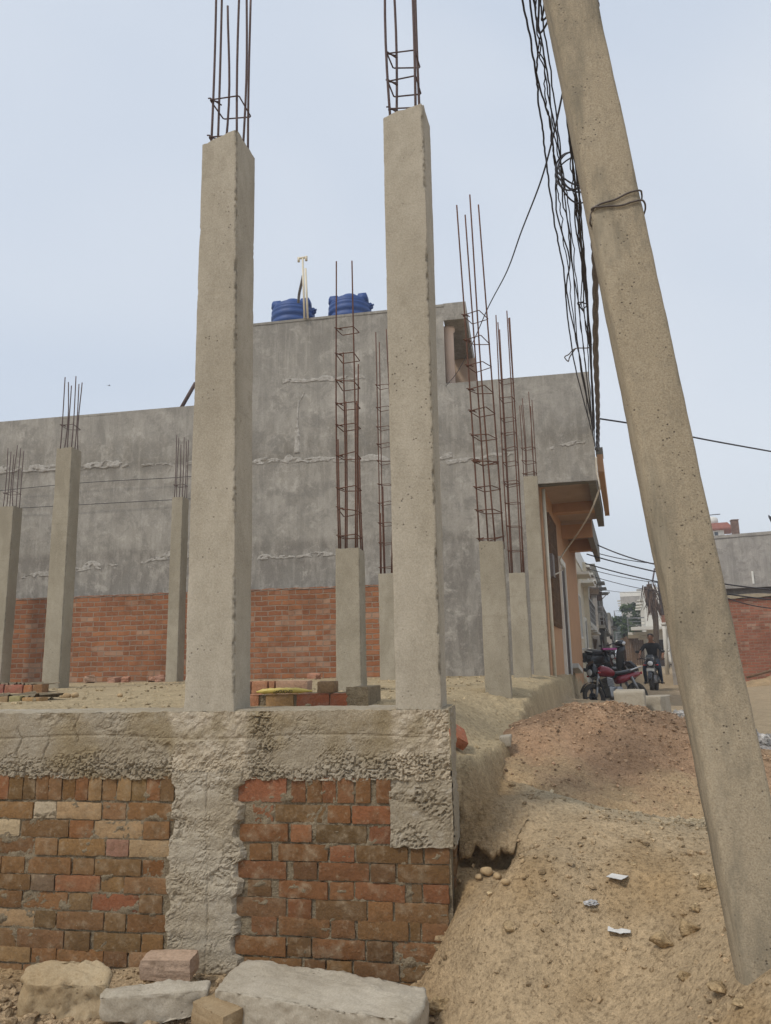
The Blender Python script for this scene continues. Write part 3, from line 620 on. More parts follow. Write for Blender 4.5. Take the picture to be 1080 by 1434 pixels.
def panel(rows, ox, xm, red, extra=None):
    mb = MB()
    for ri, (ya, yb, xs) in enumerate(rows):
        zt = px2(xm, ya, ox).z; zb = px2(xm, yb, ox).z
        for bi, (xa, xb) in enumerate(xs):
            X0 = px2(xa, (ya+yb)/2, ox).x; X1 = px2(xb, (ya+yb)/2, ox).x
            if red: t = ptint([(.25,.115,.05),(.24,.105,.047),(.21,.11,.05),(.165,.092,.045),(.26,.105,.05),(.14,.085,.042)]) if ri < 7 else ptint([(.21,.115,.05),(.18,.10,.045),(.24,.115,.05)])
            else: t = PALE.get((ri,bi)) or ptint(TINTS)
            dy = random.uniform(-.004,.006)
            brick(mb, (X0, Y0+dy, zb), (X1, Y0+.115+dy, zt), t, random.random()*50, .0045)
    if extra: extra(mb)
    return mb
def left_extra(mb):
    for ri, (ya, yb, xs) in enumerate(CR1):
        zt = px2(150, ya, 0).z; zb = px2(150, yb, 0).z; x = px2(xs[0][0], (ya+yb)/2, 0).x-.006; k = ri
        while x > -4.6:
            L = (.075 if ri == 0 else (.225 if k % 2 else .108)); k += 1
            brick(mb, (x-L, Y0, zb), (x, Y0+.115, zt), ptint(TINTS), random.random()*50, .0045); x -= L+.008
pb(panel(CR1, 0, 150, False, left_extra), 'brickwork', M['brick'])
def right_extra(mb):
    for ri, (ya, yb, xs) in enumerate(CR2[3:]):
        zt = px2(500, ya, 300).z; zb = px2(500, yb, 300).z; y = Y0+.122
        for k in range(3):
            L = .108 if (k+ri) % 2 else .225
            brick(mb, (-.48, y, zb), (-.362, y+L, zt), ptint(TINTS), random.random()*50, .0045); y += L+.01
pb(panel(CR2, 300, 500, True, right_extra), 'brickwork', M['brick'])
# mortar sheet behind the bricks, bulging between them
b = MB()
for (xa, xb, za, zb) in ((-4.6,-1.70,-.05,.872),(-1.41,-.372,-.05,.872)):
    P = rough_face(xa, xb, za, zb, Y0+.009, .0105, .016, lambda X, Z: .25+0*X, None, 31)
    P[...,1] -= .010*ss(.1,.5,fbm(P[...,0]*9,P[...,2]*20,5,3))
    b.grid(P)
b.b2((XL, Y0+.014, -.05), (-4.6, Y0+.2, .868)); b.b2((-4.6, Y0+.06, -.05), (-.375, Y0+.235, .867)); 
pb(b, 'mortar', M['mortar'])

# ================================================================== COLUMNS
def column_mesh(base4, top4, z_top, nz, nf, amp, seed, chip=1.0, topslope=None):
    """ring lofted between base corner quad and top corner quad (CCW from front-left)"""
    b4 = [np.array(p) for p in base4]; t4 = [np.array(p) for p in top4]
    ring_s = []
    for i in range(4):
        cs_ = [0,.022,.045,.07,.10] if nf > 10 else [0,.05,.1]
        for q_ in cs_+list(np.linspace(.10,.90,nf)[1:-1])+[1-q_ for q_ in cs_[:0:-1]]: ring_s.append((i, q_))
    T = np.linspace(0,1,nz); P = np.zeros((nz, len(ring_s), 3))
    c_b = sum(b4)/4; c_t = sum(t4)/4
    for q, (i, s) in enumerate(ring_s):
        pb_ = b4[i]*(1-s)+b4[(i+1)%4]*s; pt_ = t4[i]*(1-s)+t4[(i+1)%4]*s
        P[:,q] = pb_[None]*(1-T[:,None])+pt_[None]*T[:,None]
    cen = c_b[None]*(1-T[:,None])+c_t[None]*T[:,None]
    out = P-cen[:,None,:]; out[...,2] = 0; out /= np.maximum(np.linalg.norm(out,axis=-1,keepdims=True),1e-6)
    X, Y, Z = P[...,0], P[...,1], P[...,2]
    d = amp*(.9*fbm(X*2.5+seed, Y*2.5, Z*1.6, 3)+.35*fbm(X*14, Y*14+seed, Z*9, 3)+.12*fbm(X*55,Y*55,Z*55+seed,2))
    sarr = np.array([min(s, 1-s) for i, s in ring_s])[None,:]
    cor = ss(.055, 0, sarr)
    ragged = np.abs(fbm(X*30+seed, Y*30, Z*24, 3))+.5*np.abs(fbm(X*9, Y*9, Z*7+seed, 2))
    d = d-chip*cor*(.001+.012*ragged*ss(-.1,.25,pn(Z*3.1,seed,0)))
    # fin of mortar squeezed out at the form joint of the front right corner
    fr = np.array([max(0,1-abs(s-.035)/.06) if i == 1 else (max(0,1-(1-s)/.05) if i == 0 else 0) for i, s in ring_s])[None,:]
    frm = fr*ss(-.45,.05,fbm(0*X+seed, Z*2.3, 4, 3)); d = d-chip*frm*(.004+.030*np.maximum(0,fbm(X*34, Y*34+seed, Z*30, 3)))
    tint = np.clip(.5-.30*chip*frm*ss(-.1,.4,fbm(X*26, Y*26, Z*26+seed, 2)), .1, .6)
    P = P+out*d[...,None]
    if topslope is not None:
        w = ss(.93, 1, T)[:,None]; P[...,2] += w*(.014*fbm(X*14, Y*14, seed+2, 3))
    m_ = MB(); n = len(ring_s); vs = P.reshape(-1,3).tolist(); fs = [(i*n+j, i*n+(j+1)%n, (i+1)*n+(j+1)%n, (i+1)*n+j) for i in range(nz-1) for j in range(n)]
    m_.add(vs, fs, 0, None, True); m_.tint = np.repeat(tint.reshape(-1,1),3,1).tolist()
    tv = P[-1]; cc = tv.mean(0)+np.array([0,0,.004]); mid = (tv+cc)/2+np.stack([0*tv[:,0],0*tv[:,0],.012*fbm(tv[:,0]*20,tv[:,1]*20,seed,2)],-1)
    vs = tv.tolist()+mid.tolist()+[cc.tolist()]; fs = [(j,(j+1)%n,n+(j+1)%n,n+j) for j in range(n)]+[(n+j,n+(j+1)%n,2*n) for j in range(n)]
    m_.add(vs, fs, 0, None, False)
    return m_
def stirrup(pts, z, r, jit, mat, parent, off):
    P = [Vector((p[0], p[1], z+j)) for p, j in zip(pts, jit)]
    loop = []
    for i in range(4):
        a, b_ = P[i], P[(i+1)%4]
        for t in (.04,.3,.6,.96): loop.append(a.lerp(b_, t))
    loop.append(P[0]); d = (P[2]-P[0]).normalized(); loop.append(P[0]+d*.06+Vector((0,0,.012)))
    m_ = MB(); m_.tube(loop, r, 6)
    h = P[0]+Vector((0,0,.012)); m_.tube([h-(P[1]-P[0]).normalized()*.012, h, h+(P[2]-P[0])*.28+Vector((0,0,-.015))], r, 6)
    return m_.build('stirrup', mat, parent, off)
def add_rebars(root, org, corners, z0, tops, zst, r=.0075, rs=.0045, mat='rebar', rnd=random.Random(1), lean=(0,0), lap=None):
    """corners: list of (x,y) bar feet; tops: list of z; first four in stirrup order are the corners"""
    off = -Vector(org); L = []
    for i, ((x, y), zt) in enumerate(zip(corners, tops)):
        n = 9; bx = rnd.gauss(0,.010); by = rnd.gauss(0,.010); pts = []
        for k in range(n):
            t = k/(n-1); z = z0-.05+(zt-z0+.05)*t; h = z-z0
            pts.append((x+lean[0]*h+bx*sin(pi*t*1.3)+bx*t, y+lean[1]*h+by*sin(pi*t), z))
        m_ = MB(); m_.tube(pts, r, 8); m_.build('rebar', M[mat], root, off); L.append(pts)
        if lap and i < 4:
            m_ = MB(); m_.tube([(p[0]+.016, p[1]-.003, p[2]) for p in pts if p[2] < lap+.4*(i%2)-.2], r, 8); m_.build('rebar', M[mat], root, off)
    cx = sum(c[0] for c in corners[:4])/4; cy = sum(c[1] for c in corners[:4])/4
    for z in zst:
        h = z-z0; q = [(cx+(c[0]-cx)*1.13+lean[0]*h, cy+(c[1]-cy)*1.13+lean[1]*h) for c in corners[:4]]
        stirrup(q, z, rs, [rnd.gauss(0,.010) for _ in range(4)], M[mat], root, off)
def rect(fl, fr, dep, z, yaw=0.):
    a = Vector(fl[:2]); b_ = Vector(fr[:2]); d = Vector((-(b_-a).y, (b_-a).x)).normalized()
    d = Matrix.Rotation(yaw, 2) @ d
    return [(a.x,a.y,z),(b_.x,b_.y,z),(b_.x+d.x*dep,b_.y+d.y*dep,z),(a.x+d.x*dep,a.y+d.y*dep,z)]
GRPC = 'concrete columns of the unfinished building'
# front left column
base = [(-1.690,Y0+.008,1.165),(-1.418,Y0-.004,1.165),(-1.418,Y0+.225,1.165),(-1.690,Y0+.235,1.165)]
top = [(-1.690,Y0+.02,4.40),(-1.466,Y0-.015,4.44),(-1.448,Y0+.245,4.44),(-1.672,Y0+.25,4.40)]
cA = empty('concrete_column', (-1.55,Y0+.11,1.165), 0, 'left one of the two nearest tall concrete columns, above the cement strip in the brickwork', 'column', GRPC)
off = -Vector(cA.location)
column_mesh(base, top, 4.43, 430, 16, .0045, 3.3, 1.0, True).build('shaft', M['concrete'], cA, off)
xs = [-1.645,-1.485]; ys = [Y0+.045,Y0+.205]
add_rebars(cA, cA.location, [(xs[0],ys[0]),(xs[1],ys[0]),(xs[1]+.008,ys[1]),(xs[0]+.01,ys[1]),(xs[0]+.006,Y0+.125),(xs[1]+.004,Y0+.125)], 4.42, [5.85,5.85,5.55,5.53,5.8,5.75], [4.45,4.72], .0075, .0045, 'rebar_dark', random.Random(3))
# front right column
base = [(-.612,Y0+.004,1.165),(-.390,Y0-.006,1.165),(-.386,Y0+.205,1.165),(-.606,Y0+.21,1.165)]
top = [(-.611,Y0+.015,4.40),(-.380,Y0-.01,4.435),(-.362,Y0+.20,4.435),(-.596,Y0+.21,4.40)]
cB = empty('concrete_column', (-.5,Y0+.1,1.165), 0, 'tall concrete column on the corner of the plinth, nearest to the leaning pole', 'column', GRPC)
off = -Vector(cB.location)
column_mesh(base, top, 4.43, 430, 16, .0045, 8.1, 1.0, True).build('shaft', M['concrete'], cB, off)
add_rebars(cB, cB.location, [(-.572,Y0+.05),(-.430,Y0+.05),(-.418,Y0+.165),(-.560,Y0+.165)], 4.42, [5.8,5.8,5.8,5.8], [4.46,4.66,4.83], .0075, .0045, 'rebar_dark', random.Random(5))
# ragged mortar at the foot of the two front columns
def far_col(Yf, lt, rt, ytop, zbase, label, bars, bartop, st, seed, dep=.23, yaw=0, rb=.0075, lean=(0,0), lap=None, xshift_b=0., mat='concrete_far', bmat='rebar', cyaw=0.):
    a = aY(lt, ytop, Yf); b_ = aY(rt, ytop, Yf); zt = (a.z+b_.z)/2; z0 = zbase
    top = rect((a.x,Yf), (b_.x,Yf), dep, zt, yaw); w = b_.x-a.x
    base = rect((a.x-.006+xshift_b,Yf), (b_.x+.006+xshift_b,Yf), dep, z0, yaw)
    r = empty('concrete_column', ((a.x+b_.x)/2, Yf+dep/2, z0), 0, label, 'column', GRPC); off = -Vector(r.location)
    column_mesh(base, top, zt, 130, 8, .006, seed, .8, True).build('shaft', M[mat], r, off)
    cx, cy = (a.x+b_.x)/2, Yf+dep/2; q = .36*w; p = .36*dep
    cs = [(cx-q,cy-p),(cx+q,cy-p),(cx+q,cy+p),(cx-q,cy+p)]
    if bars == 6: cs += [(cx-q,cy),(cx+q,cy)]
    q_ = [Matrix.Rotation(cyaw, 2) @ Vector((c[0]-cx, c[1]-cy)) for c in cs]; cs = [(cx+v.x, cy+v.y) for v in q_]
    rr = random.Random(int(seed*10)); ztop = [aY((lt+rt)/2, y, Yf).z for y in bartop]
    add_rebars(r, r.location, cs, zt, (ztop*6)[:bars], [aY((lt+rt)/2, y, Yf+dep/2).z for y in st], rb, .0045, bmat, rr, lean, lap)
    return r
S = lambda o, s_, l: [o+v/s_ for v in l]
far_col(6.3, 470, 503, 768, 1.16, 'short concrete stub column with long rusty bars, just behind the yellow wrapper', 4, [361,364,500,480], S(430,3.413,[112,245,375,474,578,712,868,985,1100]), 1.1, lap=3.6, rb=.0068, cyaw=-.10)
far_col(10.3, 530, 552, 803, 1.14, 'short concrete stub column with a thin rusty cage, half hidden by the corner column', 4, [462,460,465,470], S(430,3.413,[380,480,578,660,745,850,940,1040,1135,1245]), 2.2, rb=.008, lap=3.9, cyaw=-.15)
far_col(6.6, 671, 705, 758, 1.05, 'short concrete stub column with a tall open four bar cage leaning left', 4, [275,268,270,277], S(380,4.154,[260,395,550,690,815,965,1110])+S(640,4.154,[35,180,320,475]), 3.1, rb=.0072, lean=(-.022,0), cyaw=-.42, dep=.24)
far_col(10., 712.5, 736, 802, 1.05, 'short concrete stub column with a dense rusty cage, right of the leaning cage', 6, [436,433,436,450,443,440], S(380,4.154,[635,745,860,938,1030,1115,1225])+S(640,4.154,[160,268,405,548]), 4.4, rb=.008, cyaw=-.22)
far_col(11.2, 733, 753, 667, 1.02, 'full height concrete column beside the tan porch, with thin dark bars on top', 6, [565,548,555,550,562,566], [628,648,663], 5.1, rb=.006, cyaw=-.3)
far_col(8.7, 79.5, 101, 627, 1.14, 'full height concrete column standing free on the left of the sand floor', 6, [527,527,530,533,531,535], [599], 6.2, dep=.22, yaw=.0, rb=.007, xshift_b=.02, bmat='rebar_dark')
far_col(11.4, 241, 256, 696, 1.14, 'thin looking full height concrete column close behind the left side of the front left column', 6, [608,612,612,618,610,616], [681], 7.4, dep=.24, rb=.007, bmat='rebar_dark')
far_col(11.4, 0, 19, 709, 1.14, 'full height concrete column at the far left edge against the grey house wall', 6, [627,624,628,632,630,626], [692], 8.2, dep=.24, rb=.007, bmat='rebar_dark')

# ================================================================== NEIGHBOUR HOUSE
YW = 12.3
def lbl(root, *a): return tag(root, *a)
h = empty('house', (-4, YW, 1.1), 0, 'large bare grey cement house behind the columns, blue tanks on its roof', 'house')
ho = -Vector(h.location)
def hb(mb, name, mat, parent=None):
    return mb.build(name, mat, parent or h, ho if parent is None else None)
def wall_d(U, V):
    d = .018*fbm(U*.9, V*.9, 2, 3)+.006*fbm(U*5, V*5, 4, 3)
    for zl in (3.42, 5.02): d = d+.014*ss(zl-.03, zl+.03, V+.05*fbm(U*1.5, zl, 2, 3))*ss(zl+1.4, zl+.2, V)
    return d
def wall_sheet(x0, x1, z0, z1, y, res=.08):
    U, V = np.meshgrid(np.linspace(x0,x1,max(2,int((x1-x0)/res))), np.linspace(z0,z1,max(2,int((z1-z0)/res))), indexing='ij')
    d = .018*fbm(U*.9, V*.9, 2, 3)+.006*fbm(U*5, V*5, 4, 3)
    # lifts of plaster standing a little proud of each other
    for zl in (3.42, 5.02): d = d+.014*ss(zl-.03, zl+.03, V+.05*fbm(U*1.5, zl, 2, 3))*ss(zl+1.4, zl+.2, V)
    return np.stack([U, y-d, V], -1)
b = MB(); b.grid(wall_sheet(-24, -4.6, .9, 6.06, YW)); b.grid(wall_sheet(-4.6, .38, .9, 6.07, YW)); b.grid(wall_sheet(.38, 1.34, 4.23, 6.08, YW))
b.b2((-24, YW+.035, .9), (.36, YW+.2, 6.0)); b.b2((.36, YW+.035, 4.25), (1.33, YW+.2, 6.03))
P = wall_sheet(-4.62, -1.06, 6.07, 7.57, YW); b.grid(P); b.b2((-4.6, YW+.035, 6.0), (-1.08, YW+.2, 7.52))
b.b2((-24, YW+.0, 6.05), (-4.6, YW+.22, 6.09)); b.b2((-1.06, YW+.0, 6.065), (1.345, YW+.22, 6.105)); b.b2((-4.64, YW-.012, 7.54), (-1.05, YW+.2, 7.585))
b.b2((-4.62, YW+.03, 6.05), (-4.45, 19.5, 7.56)); 
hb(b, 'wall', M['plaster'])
b = MB(); b.b2((-24, YW+.2, 5.35), (1.33, 19.5, 5.5)); b.b2((-4.45, YW+.2, 6.95), (-1.1, 19.5, 7.12)); hb(b, 'roof', M['plaster'])
b = MB(); b.b2((-1.06, YW+.0, 7.28), (-.66, 15.6, 7.60)); hb(b, 'roof_slab', M['plaster'])
b = MB(); b.b2((-1.2, 14.1, 6.0), (-.62, 14.28, 7.28)); b.b2((-1.2, YW+.3, 6.0), (-1.14, 14.1, 7.28)); hb(b, 'porch_wall', M['tan_dull'])
b = MB(); b.lathe([(.10,6.1),(.10,7.2),(.125,7.22),(.125,7.28)], (-1.02, YW+.35, 0), n=20); hb(b, 'pillar', M['pinkwhite'])
# lime drips along the pour joints
def drip(x0, zf, x1, hgt, seed, name='mortar_drip'):
    n = int((x1-x0)/.016); x = np.linspace(x0, x1, n); U = x[:,None]*np.ones(15)[None]; V = np.linspace(0,1,15)[None]*np.ones(n)[:,None]
    base = np.array([zf(q) for q in x])
    sc = np.zeros(n); rr = random.Random(int(seed*10)); q = x0
    while q < x1:      # overlapping trowel scallops
        w_ = rr.uniform(.10,.34); hh = rr.uniform(.25,1.15); sc = np.maximum(sc, hh*np.sqrt(np.clip(1-((x-q)/w_)**2, 0, 1))); q += rr.uniform(.06,.40)
    top = hgt*1.25*(sc+.22*np.abs(fbm(x*14, 0*x, seed, 3)))*ss(-.30,.02,fbm(x*.8, 0*x, seed+2, 2))
    Z = base[:,None]+V*top[:,None]-.02+.05*fbm(x*4,0*x,seed,3)[:,None]*(1-V)+.02*fbm(x*17,0*x,seed+5,2)[:,None]*(1-V)
    lump = np.abs(fbm(U*13, Z*13, seed, 3)); hole = ss(.27,.37,np.abs(fbm(U*6,Z*9,seed+9,3)))
    Y = YW-wall_d(U,Z)-.007-.012*lump*np.sin(pi*np.clip(V*.9+.08,0,1))+.03*hole+.06*(1-ss(.012,.04,top)[:,None])
    Y[:,-1] = YW+.02; Y[:,0] = YW+.015
    m_ = MB(); m_.grid(np.stack([U, Y, Z], -1)); hb(m_, name, M['lime'])
zl = lambda y0, x0, y1, x1: (lambda X: np.interp(X, [aY(x0,y0,YW).x, aY(x1,y1,YW).x], [aY(x0,y0,YW).z, aY(x1,y1,YW).z]))
drip(-9.8, zl(662,0,648,270), -5.6, .16, 3.3); drip(-9.0, zl(810,30,782,240), -5.5, .13, 5.1)
drip(-4.7, zl(648,350,642,620), -1.0, .11, 7.7); drip(-4.6, zl(783,350,776,480), -2.8, .07, 9.1); drip(-1.1, zl(650,620,618,830), 1.2, .08, 12.1)
drip(-4.0, zl(533,440,528,540), -2.3, .08, 15.2)
# vertical lime scar
m_ = MB(); n = 60; V = np.linspace(0,1,n)[:,None]*np.ones(7)[None]; U = np.linspace(-1,1,7)[None]*np.ones(n)[:,None]
zc = 5.05+1.12*V; wd = .02+.09*ss(.62,.0,V)*(.5+1.2*np.abs(fbm(zc*5,0*zc,3,3))); X = aY(416,642,YW).x+.03*V+.06*fbm(zc*2,0*zc,1,2)+.10*ss(.8,1,V)+U*wd
Y = YW-wall_d(X,zc)-.006-.012*np.abs(fbm(X*18,zc*18,2,2))+.03*ss(.35,.5,np.abs(fbm(X*14,zc*5,6,3)))+.03*(np.abs(U)>.95); m_.grid(np.stack([X,Y,zc],-1)); hb(m_, 'mortar_drip', M['lime'])
# porch on the street side -------------------------------------------------
def sp(base, along, out=0., z=0.): return Vector(base)+SD*along+Vector((SD.y, -SD.x, 0))*out+Vector((0,0,z))
HB = Vector((.385, YW, 0))                       # foot of the street wall
RZ = Matrix.Rotation(SYAW, 3, 'Z')
def sbox(mb, base, a0, a1, o0, o1, z0, z1, mi=0, bev=0):
    """box in street coordinates: along a, outward o, height z"""
    c = sp(base, (a0+a1)/2, (o0+o1)/2, (z0+z1)/2); return mb.box(c, (o1-o0, a1-a0, z1-z0), RZ, mi, None, bev)
b = MB(); sbox(b, HB, .24, 9.5, -.2, 0, .6, 5.9); hb(b, 'street_wall', M['tan'])
b = MB(); sbox(b, HB, 0.33, 4.7, -.02, .90, 4.40, 4.62); sbox(b, HB, 4.7, 9.4, -.02, .64, 4.32, 4.5); hb(b, 'porch_ceiling', M['tan_dull'])
b = MB(); sbox(b, HB, .16, .33, .0, .925, 4.238, 4.60); sbox(b, HB, .33, 4.7, .80, .93, 4.225, 4.63); sbox(b, HB, 4.9, 9.4, .55, .67, 4.02, 4.5); hb(b, 'edge_beam', M['darkbeam'])
b = MB(); sbox(b, HB, 2.62, 2.9, .0, .80, 4.215, 4.42); hb(b, 'cross_beam', M['tan'])
b = MB(); sbox(b, HB, 4.72, 4.9, .0, .66, 4.03, 4.5); hb(b, 'cross_beam', M['tan'])
b = MB(); sbox(b, HB, 7., 7.2, .0, .55, 4.03, 4.4); hb(b, 'cross_beam', M['tan'])
p0 = aY(835, 632, YW); b = MB(); sbox(b, HB, .34, 4.5, .965, 1.06, 4.42, p0.z); hb(b, 'balcony_parapet', M['tan'])
b = MB(); sbox(b, HB, .34, .66, .955, 1.07, p0.z, p0.z+.12); hb(b, 'parapet_cap', M['darkbeam'])
# barred window, door, meter box
wr = MB(); sbox(wr, HB, 1.1, 2.5, 0, .02, 2.0, 3.9); w_ = hb(wr, 'window', M['glass'])
b = MB()
for k_ in range(15): sbox(b, HB, 1.08+k_*.1, 1.10+k_*.1, .02, .06, 1.95, 3.95)
for k_ in range(5): sbox(b, HB, 1.05, 2.55, .025, .055, 2.0+k_*.46, 2.025+k_*.46)
b.build('window_grille', M['wood'], w_)
b = MB(); sbox(b, HB, 3.2, 4.3, .0, .03, .8, 3.3); d_ = hb(b, 'door', M['darkdoor'])
b = MB(); sbox(b, HB, 3.08, 3.2, 0, .06, .8, 3.42); sbox(b, HB, 4.3, 4.42, 0, .06, .8, 3.42); sbox(b, HB, 3.2, 4.3, 0, .06, 3.3, 3.42); b.build('door_frame', M['white_paint'], d_)
b = MB(); sbox(b, HB, .62, .92, .0, .12, 2.75, 3.15, bev=.015); hb(b, 'meter_box', M['cable_grey'])
b = MB(); b.tube([sp(HB, .3, .06, .7), sp(HB, .3, .06, 4.2)], .03, 8); hb(b, 'drain_pipe', M['pvc'])
# red brick boundary wall in front
b = MB(); YB = 12.02
x1 = aY(551, 880, YB).x+.15
U, V = np.meshgrid(np.linspace(-16, x1, 340), np.linspace(.9, 2.66, 42), indexing='ij')
top = 2.64+.02*fbm(U*5, 0*U, 3, 3); Z = .9+(top-.9)*(V-.9)/1.76
b.grid(np.stack([U, YB-.010*fbm(U*7, Z*9, 2, 3)-.006*fbm(U*20, Z*30, 4, 2), Z], -1)); b.b2((-16, YB+.02, .9), (x1-.01, YB+.22, 2.61))
bw = b.build('brick_wall', M['redwall']); tag(bw, 'low unplastered red brick wall running along the foot of the grey house', 'brick wall')
b = MB(); U, V = np.meshgrid(np.linspace(-16, x1, 300), np.linspace(0,1,5), indexing='ij'); b.grid(np.stack([U, YB+.24*V-.01, 2.635+.03*np.abs(fbm(U*4, V*2, 8, 3))-.02*(V==0)], -1)); b.build('mortar_bed', M['lime'], bw)
# old plaster patch at right of the wall
# roof things
def tank(px0, px1, ptop, Y, label):
    c0 = aY(px0, 440, Y); c1 = aY(px1, 440, Y); R = (c1.x-c0.x)/2/1.02; zt = aY((px0+px1)/2, ptop, Y).z
    r = empty('water_tank', ((c0.x+c1.x)/2, Y, 7.12), 0, label, 'water tank', 'water tanks on the grey roof')
    z1 = zt-7.12-.36; prof = [(.01,0),(R*.95,0)]
    n = 9
    for i in range(n):
        za = z1*i/n; zb_ = z1*(i+1)/n; q = zb_-za
        prof += [(R*.95,za+.1*q),(R,za+.25*q),(R,za+.7*q),(R*.95,za+.85*q)]
    prof += [(R*.985,z1+.01),(R*.99,z1+.05),(R*.94,z1+.06),(R*.945,z1+.075),(R*.96,z1+.10),(R*.90,z1+.115),(R*.895,z1+.13),(R*.90,z1+.15),(R*.82,z1+.165),(R*.82,z1+.19),(R*.72,z1+.205),(R*.70,z1+.225),(R*.60,z1+.24),(R*.42,z1+.26),(.01,z1+.27)]
    b = MB(); b.lathe(prof, n=40); b.build('body', M['tank'], r)
    b = MB(); b.lathe([(R*.42,z1+.24),(R*.42,z1+.30),(R*.34,z1+.335),(.01,z1+.345)], n=28); b.build('lid', M['tank'], r)
    for a in (-1, 1):
        b = MB(); b.loft([[Vector((a*R*.66+dx*s_, -R*.25+dy*s_, z1+.12+zz)) for dx, dy in ((-.11,-.09),(.11,-.09),(.11,.09),(-.11,.09))] for s_, zz in ((1,0),(.95,.11),(.75,.175),(.3,.20))]); b.build('lifting_lug', M['tank'], r)
    b = MB(); b.tube([(R*.80,0,z1+.05),(R*1.02,-.05,z1+.06)], .07, 10); b.tube([(R*1.0,-.05,z1+.06),(R*1.14,-.07,z1+.07)], .02, 8); b.build('outlet', M['tank'], r)
tank(381, 441, 421, 14.0, 'blue ribbed plastic water tank beside the cream vent pipe'); tank(460, 521, 414, 14.1, 'blue ribbed plastic water tank above the two long rusty bars')
r = empty('vent_pipe', aY(428, 447, YW-.06), 0, 'cream plastic vent pipe with a T top standing on the grey parapet', 'pipe'); o_ = -Vector(r.location)
A = aY(431, 446, YW-.06); Bt = aY(428, 376, YW-.06); b = MB(); b.tube([A, Bt], .020, 10); b.build('pipe', M['pvc'], r, o_)
A2 = aY(426.5, 446, YW-.06); B2 = aY(424, 362, YW-.06); b = MB(); b.tube([A2, B2], .019, 10); b.build('pipe', M['pvc'], r, o_)
b = MB(); L_ = aY(417, 362, YW-.06); R_ = aY(430.5, 360, YW-.06); b.tube([L_, R_], .022, 10); b.tube([L_+Vector((.02,0,.02)), L_+Vector((.02,0,-.07))], .024, 10); b.tube([R_+Vector((-.02,0,.02)), R_+Vector((-.02,0,-.07))], .024, 10); b.build('pipe_tee', M['pvc'], r, o_)
b = MB(); b.tube(smoothpts([aY(418,424,YW+.3), aY(419,412,YW+.2), aY(422,398,YW), aY(424.5,386,YW-.05)]), .026, 8); b.build('hose', M['cable_grey'], r, o_)
b = MB(); b.tube([aY(250,578,YW+.3), aY(274,536,YW+.3)], .035, 8); tag(b.build('steel_pipe', M['rebar_dark']), 'dark steel pipe leaning up from the grey roof edge behind the front left column', 'pipe')
for i, (pts, lb) in enumerate((([(-30,690),(118,676),(243,669),(300,664)], 'upper thin black wire strung across the grey house wall'), ([(-30,715),(37,711),(239,700),(300,697)], 'lower thin black wire strung across the grey house wall'))):
    b = MB(); b.tube(smoothpts([aY(x, y, YW-.09) for x, y in pts]), .0055, 6); tag(b.build('wire', M['cable']), lb, 'wire', 'wires on the grey house wall')

# ================================================================== LOW BRICK COURSES ON THE SAND
RED = [(.40,.15,.075),(.36,.135,.07),(.42,.20,.115),(.33,.115,.06)]
fr = empty('brick_footing', (-1.3, 4.3, 1.16), 0, 'low two course red brick footing between the two front columns, under the yellow wrapper', 'brick course'); fo = -Vector(fr.location)
YF = 4.25; fx = lambda x, y: aY(x, y, YF)
zb, zt1 = 1.135, aY(430, 972, YF).z
mb = MB()
for (xa, xb) in ((318,362),(372,411),(415,461),(462,487)):
    brick(mb, (fx(xa,982).x, YF, zb), (fx(xb,982).x, YF+.11, zt1), random.choice(RED) if xa != 372 else (.36,.22,.10), random.random()*40, .006)
mb.build('brickwork', M['redbrick'], fr, fo)
mb = MB(); z2 = aY(400, 953.5, YF+.17).z
for (xa, xb) in ((330,350),(352,374),(376,384),(386,431)):
    brick(mb, (aY(xa,962,YF+.17).x, YF+.17, zt1-.01), (aY(xb,962,YF+.17).x, YF+.28, z2), random.choice([(.46,.25,.16),(.42,.21,.12),(.44,.28,.19)]), random.random()*40, .006)
mb.build('brickwork', M['redbrick'], fr, fo)
P = rough_face(fx(318,985).x, fx(492,985).x, zb, zt1-.004, YF+.012, .014, .012, lambda X, Z: .3+0*X, None, 41); mb = MB(); mb.grid(P)
T = rough_face(fx(318,985).x, fx(497,985).x, 0, .30, 0, .016, .02, lambda X, Z: .2+0*X, None, 43); mb.grid(np.stack([T[...,0], YF+.0+T[...,2], zt1-.002-T[...,1]*.8], -1))
P = rough_face(fx(485,985).x, fx(516,985).x, zb, aY(500,962,YF).z, YF-.0, .012, .02, lambda X, Z: .4+0*X, None, 44); mb.grid(P); mb.b2((fx(487,985).x, YF+.02, zb), (fx(515,985).x, YF+.4, aY(500,963,YF).z))
mb.build('mortar', M['mortar'], fr, fo)
mb = MB(); brick(mb, (aY(445,960,YF+.06).x, YF+.04, zt1+.002), (aY(469,960,YF+.06).x, YF+.15, aY(455,954,YF+.05).z), (.30,.20,.11), 3.3, .007); tag(mb.build('brick', M['redbrick']), 'single brown brick lying on the end of the low brick footing', 'brick')
